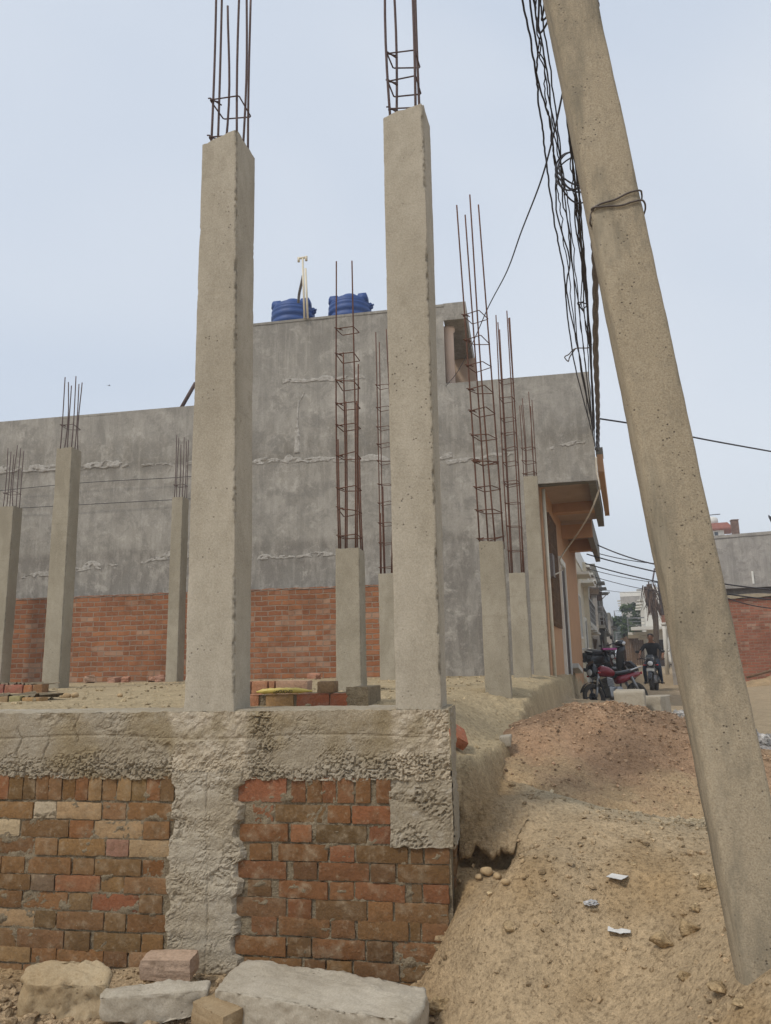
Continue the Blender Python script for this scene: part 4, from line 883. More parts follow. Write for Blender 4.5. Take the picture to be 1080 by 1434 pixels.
# left footings
for i, (xa, xb, ya, yb, Yq, lb, tn) in enumerate(((-60,60,957,969,7.2,'dark red single brick course on the sand, left edge, nearer the far columns',(.30,.13,.08)),(-60,56,973,986,5.3,'brown single brick course on the sand, left edge, nearer the plinth',(.36,.23,.13)))):
    r = empty('brick_footing', aY((xa+xb)/2, yb, Yq), 0, lb, 'brick course'); q = -Vector(r.location); mb = MB(); x = aY(xa, yb, Yq).x; xe = aY(xb, yb, Yq).x; zt_ = aY(30, ya, Yq).z
    while x < xe-.05:
        L = min(random.choice((.22,.22,.11)), xe-x); brick(mb, (x, Yq, 1.08), (x+L-.012, Yq+.12, zt_-random.uniform(0,.02)), tuple(c*random.uniform(.8,1.2) for c in tn), x*7, .008); x += L
    mb.build('brickwork', M['redbrick'], r, q)
    mb = MB(); mb.grid(np.stack(np.meshgrid(np.linspace(aY(xa,yb,Yq).x, xe-.02, 60), [Yq+.02, Yq+.35], indexing='ij')+[np.full((60,2), zt_-.012)], -1)+np.stack([np.zeros((60,2))]*2+[.012*RNG.normal(size=(60,2))], -1)); mb.build('mortar', M['mortar'], r, q)
# loose bricks and rubble on the sand
def rubble(p, size, mat, label, cat, name, seed, rot=None, rough=.12, subdiv=3, group=None, sink=.25, tint=(.5,.5,.5), boxy=True):
    bm = bmesh.new()
    if boxy: bmesh.ops.create_cube(bm, size=1); bmesh.ops.subdivide_edges(bm, edges=bm.edges[:], cuts=5, use_grid_fill=True)
    else: bmesh.ops.create_icosphere(bm, subdivisions=subdiv, radius=.55)
    co = np.array([v.co[:] for v in bm.verts])
    if boxy:
        L = np.linalg.norm(co, axis=1, keepdims=True); co = co*.86+.14*co/L*.62
    nr = co/np.linalg.norm(co, axis=1, keepdims=True)
    d = rough*fbm(co[:,0]*2.1+seed, co[:,1]*2.1, co[:,2]*2.1, 3)+rough*.35*fbm(co[:,0]*7+seed, co[:,1]*7, co[:,2]*7, 2)
    co = (co+nr*d[:,None])*np.array(size)
    R = Euler(rot or (random.uniform(-.2,.2), random.uniform(-.2,.2), random.uniform(0,3))).to_matrix(); co = co @ np.array(R).T
    co[:,2] += -co[:,2].min()-sink*size[2]
    mb = MB(); bm.verts.index_update(); mb.add(co.tolist(), [[v.index for v in f.verts] for f in bm.faces], 0, tint, not boxy); bm.free()
    return tag(mb.build(name, mat, None, p), label, cat, group)
def onplat(x, y): 
    p = aZ(x, y, 1.16)
    for _ in range(5): p = aZ(x, y, gz(p.x, p.y))
    return p
p = aD(641, 1003, 4.35); rubble(Vector((p.x, p.y, gz(p.x,p.y))), (.075,.16,.055), M['redbrick'], 'loose red brick lying tilted on the sand just right of the corner column', 'brick', 'brick', 2, (.5,.55,.5), .03, sink=.15, tint=(.33,.125,.07))
k_ = 0
for (x, y, s_, t_) in ((227,949,.17,(.40,.22,.16)),(213,951,.11,(.44,.25,.17)),(242,950,.14,(.40,.19,.13)),(160,951,.13,(.42,.24,.17)),(176,950,.12,(.40,.20,.13)),(125,952,.16,(.42,.28,.20)),(108,957,.12,(.40,.25,.16)),(102,962,.12,(.36,.17,.10)),(440,950,.12,(.4,.2,.13))):
    p = onplat(x, min(y, 955)) if y > 953 else aY(x, y, 11.6)
    k_ += 1
    p = Vector((p.x, min(p.y, 11.6), gz(p.x, min(p.y, 11.6)))); 
    rubble(p, (s_*1.6,s_,s_*.7), M['redbrick'], 'small broken pale red brick piece on the sand at the red brick wall foot', 'brick piece', 'brick_piece', k_*3.1, None, .12, 2, 'broken brick pieces along the red wall', .2, t_)
for (x, y, s_) in ((168,976,.035),(92,978,.05),(105,977,.045),(60,979,.05)):
    p = onplat(x, y); k_ += 1
    rubble(p, (s_*1.7,s_*1.2,s_), M['clod'], 'small dry clod of earth lying on the flat sand behind the plinth', 'clod', 'earth_clod', k_*2.3, None, .2, 2, 'clods on the sand floor', .2, boxy=False)
# yellow wrapper
a = aY(358, 969, YF-.02); c_ = aY(436, 968, YF-.02); zt0 = zt1+.028
wp = empty('wrapper', ((a.x+c_.x)/2, YF-.0, zt1+.012), 0, 'twisted yellow plastic wrapper with dark lettering lying on the low brick footing', 'wrapper'); q = -Vector(wp.location)
b = MB(); n = 60; rings = []
for i in range(n):
    t = i/(n-1); x = a.x+(c_.x-a.x)*t; rr = .015*(.35+.65*ss(0,.14,t)*ss(1,.72,t)); tw = .5*sin(t*9); ring = []
    for j in range(12):
        w_ = 2*pi*j/12+tw; ring.append((x, YF-.0+rr*1.25*cos(w_)*(1+.12*sin(5*w_+t*30)), zt1+.016+.006*sin(t*3)+rr*sin(w_)*(1+.1*sin(3*w_+t*40))))
    rings.append(ring)
b.loft(rings); b.build('foil_body', M['yellow'], wp, q)
cu = bpy.data.curves.new('lettering', 'FONT'); cu.body = 'GIOIOSII'; cu.size = .030; cu.extrude = .0006; cu.shear = .2; cu.offset = .0006; cu.align_x = 'CENTER'
co_ = bpy.data.objects.new('lettering_tmp', cu); COL.objects.link(co_); bpy.context.view_layer.update()
me = bpy.data.meshes.new_from_object(co_.evaluated_get(bpy.context.evaluated_depsgraph_get())); bpy.data.objects.remove(co_)
for v in me.vertices:
    x, y = -v.co.x, -(v.co.y-.010); w_ = y/.018
    v.co = (x+.0, -.0195*cos(w_)-.0015+v.co.z*-.5, .004+.0165*sin(w_))
me.materials.clear(); me.materials.append(M['ink']); lt = bpy.data.objects.new('lettering', me); COL.objects.link(lt); lt.parent = wp

# ================================================================== LEANING POLE
DP = 2.66
def pc(xl, xr, y):
    a = aD(xl, y, DP); b_ = aD(xr, y, DP); return (a+b_)/2, (b_-a).length
stations = [(1030-8,1126,1420),(1012,1108,1280),(985.5,1075,1079),(955.5,1043.5,940),(902,987,680),(867,944,500),(833,905.5,300),(802,871,140),(771,838,0),(742,806,-130)]
pole = empty('utility_pole', aD(1090, 1420, DP)-Vector((0,0,.2)), 0, 'thick grey concrete utility pole leaning left in the right foreground', 'pole'); q = -Vector(pole.location)
C_ = [pc(*s_) for s_ in stations]
A_t = pc(771,838,0)[0]; A_b = pc(985.5,1076,1079)[0]; axis0 = A_b+(A_b-A_t)*.30; axis1 = A_t+(A_t-A_b)*.12
ax = (axis1-axis0).normalized(); L = (axis1-axis0).length
side = Vector((cos(PSI*.2), sin(PSI*.2), 0)); side = (side-ax*side.dot(ax)).normalized(); nrm = ax.cross(side).normalized()
if nrm.y > 0: nrm = -nrm
w0 = sum(c[1] for c in C_[:4])/4*.985; w1 = sum(c[1] for c in C_[-4:])/4*.985
prof = []; wh = .5; 
def pole_ring(c, w_, th):
    ch = .016; hw = w_/2; pts = [(-hw+ch,0),(-hw*.3,0),(hw*.3,0),(hw-ch,0),(hw-.005,.005),(hw,ch),(hw,th*.5),(hw,th-ch),(hw-ch,th),(0,th),(-hw+ch,th),(-hw,th-ch),(-hw,th*.5),(-hw,ch),(-hw+.005,.005)]
    return [c+side*a-nrm*b_ for a, b_ in pts]
b = MB(); N = 240; rings = []
for i in range(N):
    t = -.14+(1.0+.3+.14)*i/(N-1); c = axis0+ax*(L*t); ww = w0*(1-t)+w1*t
    ring = np.array(pole_ring(c, ww, .135)); d = .0025*fbm(ring[:,0]*9, ring[:,1]*9, ring[:,2]*9, 3)+.0035*fbm(ring[:,0]*2, ring[:,1]*2, ring[:,2]*2.5, 2)
    oc = ring-np.array(c-nrm*.0675); oc /= np.linalg.norm(oc, axis=1, keepdims=True); ring = ring+oc*d[:,None]
    rings.append([Vector(p) for p in ring])
b.loft(rings, 0, True); b.build('shaft', M['pole'], pole, q)
# binding wire round the pole
def onpole(x, y, off=.006): 
    p = aD(x, y, DP); n0 = nrm; # intersect ray with pole front plane
    d = ray(x, y); t = ((axis0+nrm*off)-CAM).dot(nrm)/d.dot(nrm); return CAM+d*t
b = MB(); 
P1 = [onpole(829,292), onpole(842,285), onpole(862,279), onpole(880,270), onpole(896,266.5), onpole(899,272,-.03), onpole(899,280,-.1)]
P2 = [onpole(830,300,-.05), onpole(830,291), onpole(848,289), onpole(870,287.5), onpole(884,283), onpole(898,280), onpole(903,284,.0), onpole(904,292,-.02), onpole(902,300,-.04)]
P3 = [onpole(832,292), onpole(828,300,-.02), onpole(826.5,312,-.03), onpole(829,318,-.06)]
for P_ in (P1, P2, P3): b.tube(smoothpts(P_, 6), .0035, 6)
b.build('binding_wire', M['wire'], pole, q)
b = MB()
for P_ in (([(779,-2),(774,3),(769,-6)]), ([(836,-2),(839,6),(838,12)]), ([(840,-6),(836,4),(835,0)])): b.tube(smoothpts([onpole(x, y, -.02) for x, y in P_], 5), .003, 6)
b.build('binding_wire', M['wire'], pole, q)

# ================================================================== HANGING CABLES
def Dy(y, d0=3.2, d1=12.6, y0=-40, y1=600):
    t = max(0, min(1, (y-y0)/(y1-y0))); return 1/((1-t)/d0+t/d1)
CABN = [0]
def cable(pts, r, label, mat='cable', group='cables hanging beside the pole', d0=3.2, d1=12.5, wob=0, name='cable', n=8, rk=True):
    P = smoothpts([aD(x, y, Dy(y, d0, d1)) for x, y in pts], n)
    if wob:
        s_ = CABN[0]*7.7; P = [p+Vector((wob*float(fbm(i*.35, s_, 1, 2)), wob*.5*float(fbm(i*.35, s_, 5, 2)), 0)) for i, p in enumerate(P)]
    CABN[0] += 1
    b = MB(); b.tube(P, [r*(.55+.45*min(1.6,(p-CAM).length/6)) for p in P] if rk else r, 6); return tag(b.build(name, M[mat]), label, 'cable', group)
A_ = [(724,-60),(732,0),(743,55),(752,113),(754,142),(760,180),(764,217),(770,265),(777,313),(784,350),(790,381),(796,452),(808,524),(824,585),(829,605)]
B_ = [(732,-60),(741,0),(753,72),(752,106),(764,149),(772,178),(777,224),(779,265),(781,305),(798,365),(794,407),(808,478),(816,520),(827,580),(832,604)]
C2 = [(738,-60),(747,0),(755,43),(765,91),(772,149),(784,217),(788,280),(797,320),(804,397),(808,475),(818,540),(829,590)]
D_ = [(752,-60),(757,0),(762,40),(774,120),(784,200),(788,250),(795,310),(800,360),(812,440),(820,510),(830,600)]
E_ = [(784,75),(789,113),(796,183),(803,240),(808,300),(816,365),(818,430),(826,494),(829,560),(831,612)]
F2 = [(795,120),(803,188),(806,217),(811,265),(812,310),(819,381),(824,440),(828,500),(831,570),(833,622)]
G_ = [(792,120),(799,188),(805,250),(810,300),(817,370),(823,450),(828,520),(831,590),(834,630)]
H_ = [(797,150),(806,230),(812,280),(817,340),(822,400),(826,470),(830,540),(833,600)]
I_ = [(786,90),(792,140),(800,210),(806,260),(805,310),(812,350),(823,430),(828,480),(829,540),(830,600)]
LB = ['black cable hanging furthest left of the bundle beside the pole','second black cable from the left in the bundle, crossing the first one','third black cable from the left, with a gentle bend half way down','black cable passing just left of the wire coil','black cable starting at the pole edge and passing through the wire coil','black cable in the tight bundle right of the wire coil','black cable in the tight bundle beside the leaning pole','black cable in the tight bundle nearest the leaning pole','black kinked cable twisting through the tight bundle']
for P_, lb, r in zip((A_,B_,C2,D_,E_,F2,G_,H_,I_), LB, (.0062,.0058,.0052,.0048,.0052,.006,.0058,.006,.0055)): cable(P_, r, lb, wob=.010, rk=True)
for P_, lb, r, w_ in (([(745,-50),(751,30),(760,95),(766,150),(776,205),(782,262),(786,300),(793,360),(800,420),(812,500),(826,590)], 'thin black cable weaving through the middle of the hanging bundle', .0042, .03),
                  ([(748,-50),(752,20),(757,70),(768,130),(777,190),(789,245),(798,300),(806,380),(814,460),(822,530),(830,600)], 'thin black cable just inside the third one of the bundle', .0042, .025),
                  ([(795,150),(800,200),(803,260),(811,330),(815,410),(822,480),(827,560),(832,625)], 'thin black cable with small kinks right under the wire coil', .0045, .03),
                  ([(790,110),(797,170),(808,240),(815,310),(820,380),(824,440),(829,520),(832,600)], 'thin black cable grazing the pole edge above the binding wire', .0045, .02)):
    cable(P_, r, lb, wob=w_)
b = MB(); b.tube(smoothpts([aD(x, y, Dy(y)) for x, y in ((818,421),(812,427),(816,433),(822,426),(809,424),(818,437))], 5), .006, 6); tag(b.build('tie_wire', M['cable']), 'small dark knot of wire tied round the bundle half way down', 'wire')
# thick twisted service cable
P = smoothpts([aD(x, y, Dy(y)) for x, y in ((824,255),(828,300),(831,326),(834,397),(834.5,494),(837,560),(837.5,600),(837,632))], 14); b = MB()
for ph in (0, 2.1, 4.2): b.tube([p+Vector((cos(i*.55+ph), sin(i*.55+ph), 0))*.017*min(1,(p-CAM).length/8) for i, p in enumerate(P)], [.016*min(1.2,(p-CAM).length/8) for p in P], 6)
tag(b.build('twisted_cable', M['cable_grey']), 'thick twisted grey service cable hanging closest to the leaning pole down to the tan parapet', 'cable')
# coil of spare wire
cc = aD(804, 236, 4.6); b = MB(); rr = random.Random(4)
for i in range(5):
    R0 = .125*(1+.10*rr.uniform(-1,1)); pts = []
    tilt = Matrix.Rotation(rr.uniform(-.35,.35), 3, 'X') @ Matrix.Rotation(PSI+rr.uniform(-.3,.3), 3, 'Z') @ Matrix.Rotation(rr.uniform(-.3,.3), 3, 'Y')
    for k_ in range(41):
        w_ = 2*pi*k_/40; pts.append(cc+tilt @ Vector((R0*cos(w_)*.95, .01*sin(3*w_), R0*1.25*sin(w_)-.015*i)))
    b.tube(pts, .0055, 6, 0, False)
tag(b.build('cable_coil', M['cable']), 'loose round coil of spare black wire hanging in the cable bundle next to the pole', 'cable coil')
b = MB(); b.tube(smoothpts([aD(x, y, Dy(y)) for x, y in ((829,482),(824,487),(806,488),(797,496),(791,500),(796,506),(798,500),(806,488))], 6), .007, 6); tag(b.build('tie_wire', M['cable_grey']), 'pale tie wire looped loosely round the cable bundle above the grey house', 'wire')
cable([(765,-30),(762,10),(759,28),(768,20),(772,0),(770,-20)], .006, 'short loop of black cable at the top edge next to the pole', d0=3.1)
cable([(754,-40),(755,5),(754,40),(758,45),(768,28),(773,5)], .006, 'lower loop of black cable at the top edge next to the pole', d0=3.1)
# thin service wires
def wire(P, r, label, mat='cable', name='wire', sag=0, group=None):
    A, B = Vector(P[0]), Vector(P[-1]); n = 24
    if len(P) == 2: pts = [A.lerp(B, i/n)-Vector((0,0,sag*4*(i/n)*(1-i/n))) for i in range(n+1)]
    else: pts = smoothpts(P, 8)
    b = MB(); b.tube(pts, r, 6); return tag(b.build(name, M[mat]), label, 'wire', group)
wire([aD(x, y, Dy(y, 3.2, 12.9, 60, 548)) for x, y in ((792,112),(775,190),(757,255),(730,325),(710,380),(684,430),(662,480),(640,522),(619,546),(612,550))], .0055, 'thin black wire sagging from the pole to the roof porch of the grey house')
wire([aD(838, 586, 12.8), aD(900, 596, 13), aD(975, 613, 14), aD(1090, 634, 16)], .014, 'single black wire running from the grey house corner behind the pole to the right edge')
wire([aD(835,640,12.2), aD(836,660,12.2), aD(840,682,12.2), aD(838,690,12.4), aD(828,715,12.7), aD(815,738,13.2), aD(800,760,13.8), aD(786,780,13.9), aD(785,788,13.9), aD(788,794,13.9), aD(786,800,13.9), aD(774,806,13.5)], .014, 'cream coloured cable drooping from the tan parapet into the porch', 'cable_white')
WL = [((826,758,20),(960,797,19)),((824,771,21),(960,790,24)),((822,776,20),(1100,828,18)),((820,789,21),(1100,842,18)),((822,796,24),(960,818,30)),((820,804,24),(960,832,32)),((824,822,30),(900,829,60)),((985,822,19),(1100,853,17))]
for i, (a, b_) in enumerate(WL):
    wire([aD(*a), aD(*b_)], .016 if i in (0,2,3) else .012, ['topmost','second','third','fourth','fifth','sixth','lowest left','lowest right'][i]+' of the black wires strung low across the street behind the pole', sag=.12, group='wires across the street')

# ================================================================== STONES, CLODS, LITTER
def hullrock(pts, name, mat, label, cat, seed, cuts=4, rough=.012, smooth=2, freq=9, tint=(.5,.5,.5), group=None):
    bm = bmesh.new()
    for p in pts: bm.verts.new(p)
    bmesh.ops.convex_hull(bm, input=bm.verts[:])
    for v in [v for v in bm.verts if not v.link_faces]: bm.verts.remove(v)
    for _ in range(cuts): bmesh.ops.subdivide_edges(bm, edges=[e for e in bm.edges if e.calc_length() > .022], cuts=1, use_grid_fill=True); bmesh.ops.triangulate(bm, faces=[f for f in bm.faces if len(f.verts) > 4])
    for _ in range(smooth): bmesh.ops.smooth_vert(bm, verts=bm.verts[:], factor=.5, use_axis_x=True, use_axis_y=True, use_axis_z=True)
    bm.normal_update(); co = np.array([v.co[:] for v in bm.verts]); nr = np.array([v.normal[:] for v in bm.verts])
    d = rough*(.9*fbm(co[:,0]*freq+seed, co[:,1]*freq, co[:,2]*freq, 4)+.5*fbm(co[:,0]*freq*4+seed, co[:,1]*freq*4, co[:,2]*freq*4, 3))
    co = co+nr*d[:,None]; c = Vector(co.mean(0)); c.z = co[:,2].min()
    mb = MB(); bm.verts.index_update(); mb.add((co-np.array(c)).tolist(), [[v.index for v in f.verts] for f in bm.faces], 0, tint, True); bm.free()
    return tag(mb.build(name, mat, None, c), label, cat, group)
def slab(top, th, spread=0.01, **kw):
    T = [aZ(*p) for p in top]; c = sum(T, Vector())/len(T)
    pts = T+[p+(p-c)*spread-Vector((0,0,th)) for p in T]
    return pts
hullrock(slab([(300,1386,.105),(318,1362,.125),(346,1342,.14),(450,1356,.15),(597,1383,.15),(596,1410,.15),(572,1430,.14),(430,1410,.12)], .125), 'stone_slab', M['stone'], 'large flat pale grey stone slab lying below the brick wall in the centre foreground', 'stone slab', 3, 5, .016, 1)
hullrock(slab([(137,1398,.085),(143,1385,.09),(180,1382,.10),(240,1371,.115),(298,1372,.12),(292,1386,.10),(240,1400,.07),(222,1404,.06)], .085, -.03), 'stone_slab', M['stone'], 'smaller tapering pale grey stone slab left of the large slab', 'stone slab', 8, 5, .017, 1)
hullrock(slab([(26,1366,.12),(45,1348,.15),(100,1344,.16),(140,1347,.15),(157,1362,.13),(152,1380,.10),(120,1384,.09),(40,1380,.095)], .17, -.03), 'boulder', M['yellowstone'], 'rough yellow brown boulder at the foot of the brick wall on the left', 'boulder', 13, 5, .034, 1, 9)
p = aZ(230, 1371, .05); rubble(p+Vector((0,.05,.0)), (.235,.115,.085), M['redbrick'], 'loose pinkish brick lying between the wall foot and the smaller slab', 'brick', 'brick', 4.4, (.05,-.02,.06), .05, sink=.1, tint=(.42,.30,.215))
p = aZ(306, 1440, -.02); rubble(p, (.20,.12,.10), M['yellowstone'], 'brown brick shaped stone under the left end of the large slab', 'stone', 'stone', 5.2, (.02,.05,-.5), .06, sink=.15, tint=(.42,.40,.38))
def ongr(x, y):
    p = aZ(x, y, .3)
    for _ in range(14): p = aZ(x, y, .5*p.z+.5*gz(p.x, p.y))
    return p
ROCKS = [(614,1412,.085,'pale rounded stone on the dirt just right of the large slab'),(931,1318,.07,'rounded earth lump left of the two lumps near the pole'),(963,1303,.075,'larger rounded earth lump close to the pole, right of its neighbour'),
 (1011,1386,.055,'smooth rounded earth lump at the very foot of the pole'),(994,1236,.07,'flat earth lump against the left edge of the pole'),(716,1298,.06,'flat stone lying on the trodden dirt path below the hollow'),(976,1272,.04,'small earth lump on the slope beside the pole, above its larger neighbours'),
 (958,1368,.045,'small earth lump lower down the slope towards the bottom right corner'),(1037,1403,.035,'tiny earth lump at the right edge near the pole foot'),(886,1206,.025,'small clod beside the upper square of white litter'),(776,1292,.045,'earth lump half sunk in the middle of the dirt path')]
for i, (x, y, s_, lb) in enumerate(ROCKS):
    p = ongr(x, y+5); rr = random.Random(i*13+5); pts = []
    for k_ in range(11):
        d = Vector((rr.gauss(0,1), rr.gauss(0,1), rr.gauss(0,1))).normalized(); q = Vector((d.x*s_*.80, d.y*s_*.66, d.z*s_*.50)); q.z = max(q.z, -s_*.22); pts.append(p+q+Vector((0,0,s_*.16)))
    hullrock(pts, 'stone', M['soil'], lb, 'stone', i*3.3+1, 4, s_*.20, 0, 1.3/s_, (.46,.335,.19), group='lumps and stones on the dirt slope')
# crust of the bank overhanging the washed out hollow beside the plinth corner
U, V = np.meshgrid(np.linspace(0,1,60), np.linspace(0,1,44), indexing='ij')
X = -.352+.335*U; yf = 3.845+.055*fbm(X*9, 0*X, 3, 4)+.022*np.abs(fbm(X*38, 0*X, 5, 2))+.12*ss(.70,1.,U)-.03*ss(.3,.0,U); Y = yf*(1-V)+4.09*V
T = ground(X, Y, True, False)+.003; th = (.030+.03*np.abs(fbm(X*9, Y*9, 6, 3)))*ss(1.0,.55,V)*ss(1,.85,U)+.004
mb = MB(); tt = soil_tint(X, Y)*.93; mb.grid(np.stack([X,Y,T], -1), tint=tt); B_ = np.stack([X,Y+.012*ss(.2,0,V),T-th-.015*fbm(X*20,Y*20,3,2)*ss(.9,.6,V)], -1); mb.grid(B_, tint=tt)
E_ = np.stack([np.stack([X[:,0],Y[:,0],T[:,0]],-1), np.stack([X[:,0],Y[:,0]-.012-.01*fbm(X[:,0]*30,0*X[:,0],2,2),T[:,0]-.3*th[:,0]],-1), np.stack([X[:,0],Y[:,0]-.006-.014*fbm(X[:,0]*26,0*X[:,0],7,2),T[:,0]-.7*th[:,0]],-1), B_[:,0]], 1); mb.grid(E_, tint=tt[:,:4])
tag(mb.build('ground', M['soil'], fixn=False), kind='structure')
for i, (x, y, s_) in enumerate(((682,1223,.045),(697,1228,.035),(670,1229,.03),(708,1236,.03))):
    p = ongr(x, y+3); rubble(p, (s_*1.3,s_,s_*.8), M['clod'], 'small grey clod lying in the hollow beside the plinth corner', 'clod', 'earth_clod', 9.1*i, None, .2, 2, 'clods in the hollow', .1, boxy=False)
# small crumbs everywhere : nobody could count them
def scatter(name, n, region, smin, smax, mat, seed, pred=None, tintj=.2):
    r = np.random.default_rng(seed); bm = bmesh.new(); bmesh.ops.create_icosphere(bm, subdivisions=1, radius=1); base = np.array([v.co[:] for v in bm.verts]); bm.verts.index_update(); F = np.array([[v.index for v in f.verts] for f in bm.faces]); bm.free()
    x = r.uniform(region[0], region[1], n*4); y = r.uniform(region[2], region[3], n*4)
    keep = pred(x, y)*(.25+.75*ss(-.15,.35,fbm(x*1.8, y*1.8, seed, 3))) > r.uniform(0,1,n*4); x, y = x[keep][:n], y[keep][:n]; n = len(x)
    z = ground(x, y); s_ = smin*(smax/smin)**(r.uniform(0,1,n)**2.4)
    V = base[None]*(1+.28*r.normal(size=(n,len(base),1)).clip(-1.5,1.5))*s_[:,None,None]*np.stack([r.uniform(.7,1.4,n), r.uniform(.7,1.4,n), r.uniform(.5,1,n)],-1)[:,None,:]
    a = r.uniform(0,6.3,n); c, s2 = np.cos(a)[:,None], np.sin(a)[:,None]
    V = np.stack([V[...,0]*c-V[...,1]*s2, V[...,0]*s2+V[...,1]*c, V[...,2]], -1)+np.stack([x,y,z+s_*.25],-1)[:,None,:]
    o = V.shape[1]; fs = (F[None]+np.arange(n)[:,None,None]*o).reshape(-1,3)
    mb = MB(); mb.v = V.reshape(-1,3).tolist(); mb.f = fs.tolist(); mb.mi = [0]*len(fs); mb.sm = [False]*len(fs)
    t = soil_tint(x, y)*(1+tintj*r.normal(size=(n,1))); mb.tint = np.repeat(t, o, 0).tolist()
    return tag(mb.build(name, mat, fixn=False), kind='stuff')
scatter('earth_crumbs', 8500, (-1.6, 1.9, 2.5, 5.8), .0022, .016, M['soil'], 3, lambda x, y: ((1-plateau_mask(x,y))*(~((x<-.36)&(y>3.6)))*(.35+.65*ss(.2,.7,x)))*(y > 2.4))
scatter('earth_crumbs', 1800, (-3.0, -.4, 3.1, 3.62), .004, .026, M['soil'], 5, lambda x, y: np.ones_like(x))
def on_heap(x, y): return ((x-mc.x)/1.4)**2+((y-mc.y)/1.2)**2
scatter('earth_crumbs', 1600, (-6., .1, 3.95, 11.8), .004, .022, M['soil'], 7, lambda x, y: plateau_mask(x,y)*.9)
def crumbs_on(obj, n, smin, smax, mat, tint, seed, tmax):
    r = np.random.default_rng(seed); vs = np.array([v.co[:] for v in obj.data.vertices]); vs = vs[:int(len(vs)*tmax)]; base = []
    bm = bmesh.new(); bmesh.ops.create_icosphere(bm, subdivisions=1, radius=1); base = np.array([v.co[:] for v in bm.verts]); bm.verts.index_update(); F = np.array([[v.index for v in f.verts] for f in bm.faces]); bm.free()
    p = vs[r.integers(0, len(vs), n)]+r.normal(size=(n,3))*[.012,.012,0]; s_ = smin*(smax/smin)**(r.uniform(0,1,n)**2.2)
    V = base[None]*(1+.3*r.normal(size=(n,len(base),1)).clip(-1.5,1.5))*s_[:,None,None]*np.stack([r.uniform(.7,1.4,n), r.uniform(.7,1.4,n), r.uniform(.5,1,n)],-1)[:,None,:]+(p+np.stack([0*s_,0*s_,s_*.2],-1))[:,None,:]
    o = V.shape[1]; fs = (F[None]+np.arange(n)[:,None,None]*o).reshape(-1,3); mb = MB(); mb.v = V.reshape(-1,3).tolist(); mb.f = fs.tolist(); mb.mi = [0]*len(fs); mb.sm = [False]*len(fs)
    mb.tint = np.repeat(np.array(tint)*(1+.28*r.normal(size=(n,1))).clip(.4,1.7), o, 0).tolist(); return tag(mb.build('soil_crumbs', mat, fixn=False), kind='stuff')
crumbs_on(bpy.data.objects['soil_heap'], 6500, .003, .012, M['redsoil'], (.46,.315,.20), 4, .96)
crumbs_on(bpy.data.objects['gravel_heap'], 1500, .010, .03, M['soil'], (.42,.40,.37), 6, .98)
# litter
def litter(name, pts2, x, y, mat, label, size, yaw, curl=.25, seed=1):
    p = ongr(x, y); n = 14; U, V = np.meshgrid(np.linspace(-.5,.5,n), np.linspace(-.5,.5,n), indexing='ij')
    h = curl*(U**2*.6+np.abs(V)*.15+.25*fbm(U*3, V*3, seed, 3))
    X = U*size[0]; Y = V*size[1]*(1+.15*U); Z = h*size[0]+.004
    q = np.stack([X*cos(yaw)-Y*sin(yaw), X*sin(yaw)+Y*cos(yaw), Z+.006], -1); mb = MB(); mb.grid(q); q2 = q.copy(); q2[...,2] -= .0015; mb.grid(q2)
    return tag(mb.build(name, mat, None, p+Vector((0,0,.01))), label, 'litter', 'litter on the dirt path')
litter('paper_scrap', None, 868, 1311, M['paper'], 'curled white scrap of paper, the lower of the two white scraps on the path', (.085,.055), -.15, .30, 2)
litter('paper_scrap', None, 865, 1235, M['paper'], 'flat whitish square of litter with a bright folded edge, uppermost on the path', (.070,.062), -.55, .12, 5)
wr_ = empty('crumpled_wrapper', ongr(823, 1268), .3, 'crumpled silver and gold foil wrapper on the dirt path', 'litter', 'litter on the dirt path')
for nm, mt, off_, sz, sd in (('silver_half', M['foil'], (.012,-.012,.012), (.036,.024,.012), 3), ('gold_half', M['foilgold'], (-.002,.025,.008), (.034,.034,.007), 8)):
    bm = bmesh.new(); bmesh.ops.create_icosphere(bm, subdivisions=3, radius=1); co = np.array([v.co[:] for v in bm.verts]); nz_ = np.abs(fbm(co[:,0]*1.6+sd, co[:,1]*1.6, co[:,2]*1.6, 3)); co = co*(1-1.0*nz_[:,None]+.2*fbm(co[:,0]*5,co[:,1]*5,co[:,2]*5+sd,2)[:,None])*np.array(sz)+np.array(off_)
    bm.verts.index_update(); mb = MB(); mb.add(co.tolist(), [[v.index for v in f.verts] for f in bm.faces]); bm.free(); mb.build(nm, mt, wr_)
# concrete lump by the ledge, concrete blocks at the street
hullrock([aD(x, y, 5.0)+Vector((0,d,0)) for x, y in ((699,1032),(716,1030),(716,1046),(700,1048)) for d in (0,.12)], 'concrete_lump', M['stone'], 'small grey concrete lump at the end of the sand ledge beside the soil heap', 'concrete lump', 4, 3, .008, 1)
def blk(px0, px1, yt, yb, D, dep, name, label, yaw, seed, mat='stone'):
    a = aD(px0, yb, D); b_ = aD(px1, yb, D); t_ = aD(px0, yt, D); w_ = (b_-a).length; hgt = t_.z-a.z+.1
    pts = [Matrix.Rotation(yaw,3,'Z') @ Vector((sx*w_/2, sy*dep/2, sz)) for sx in (-1,1) for sy in (-1,1) for sz in (-.1, hgt-.1)]
    c = (a+b_)/2; return hullrock([c+p+Vector((0,dep/2,0)) for p in pts], name, M[mat], label, 'concrete block', seed, 4, .012, 1)
blk(868, 912, 968, 1001, 10.2, .7, 'concrete_block', 'large weathered concrete block at the street edge behind the soil heap', -.15, 3)
blk(911, 938, 975, 992, 11.0, .4, 'concrete_block', 'low dark broken concrete block right of the larger block', -.5, 9)

# ================================================================== STREET : HOUSES
def along(D, o):   # point on the street, D metres out along the street from the house corner, o metres to the right
    return sp(HB, D, o)
def gpt(x, y, D):
    p = aD(x, y, D); p.z = gz(p.x, p.y); return p
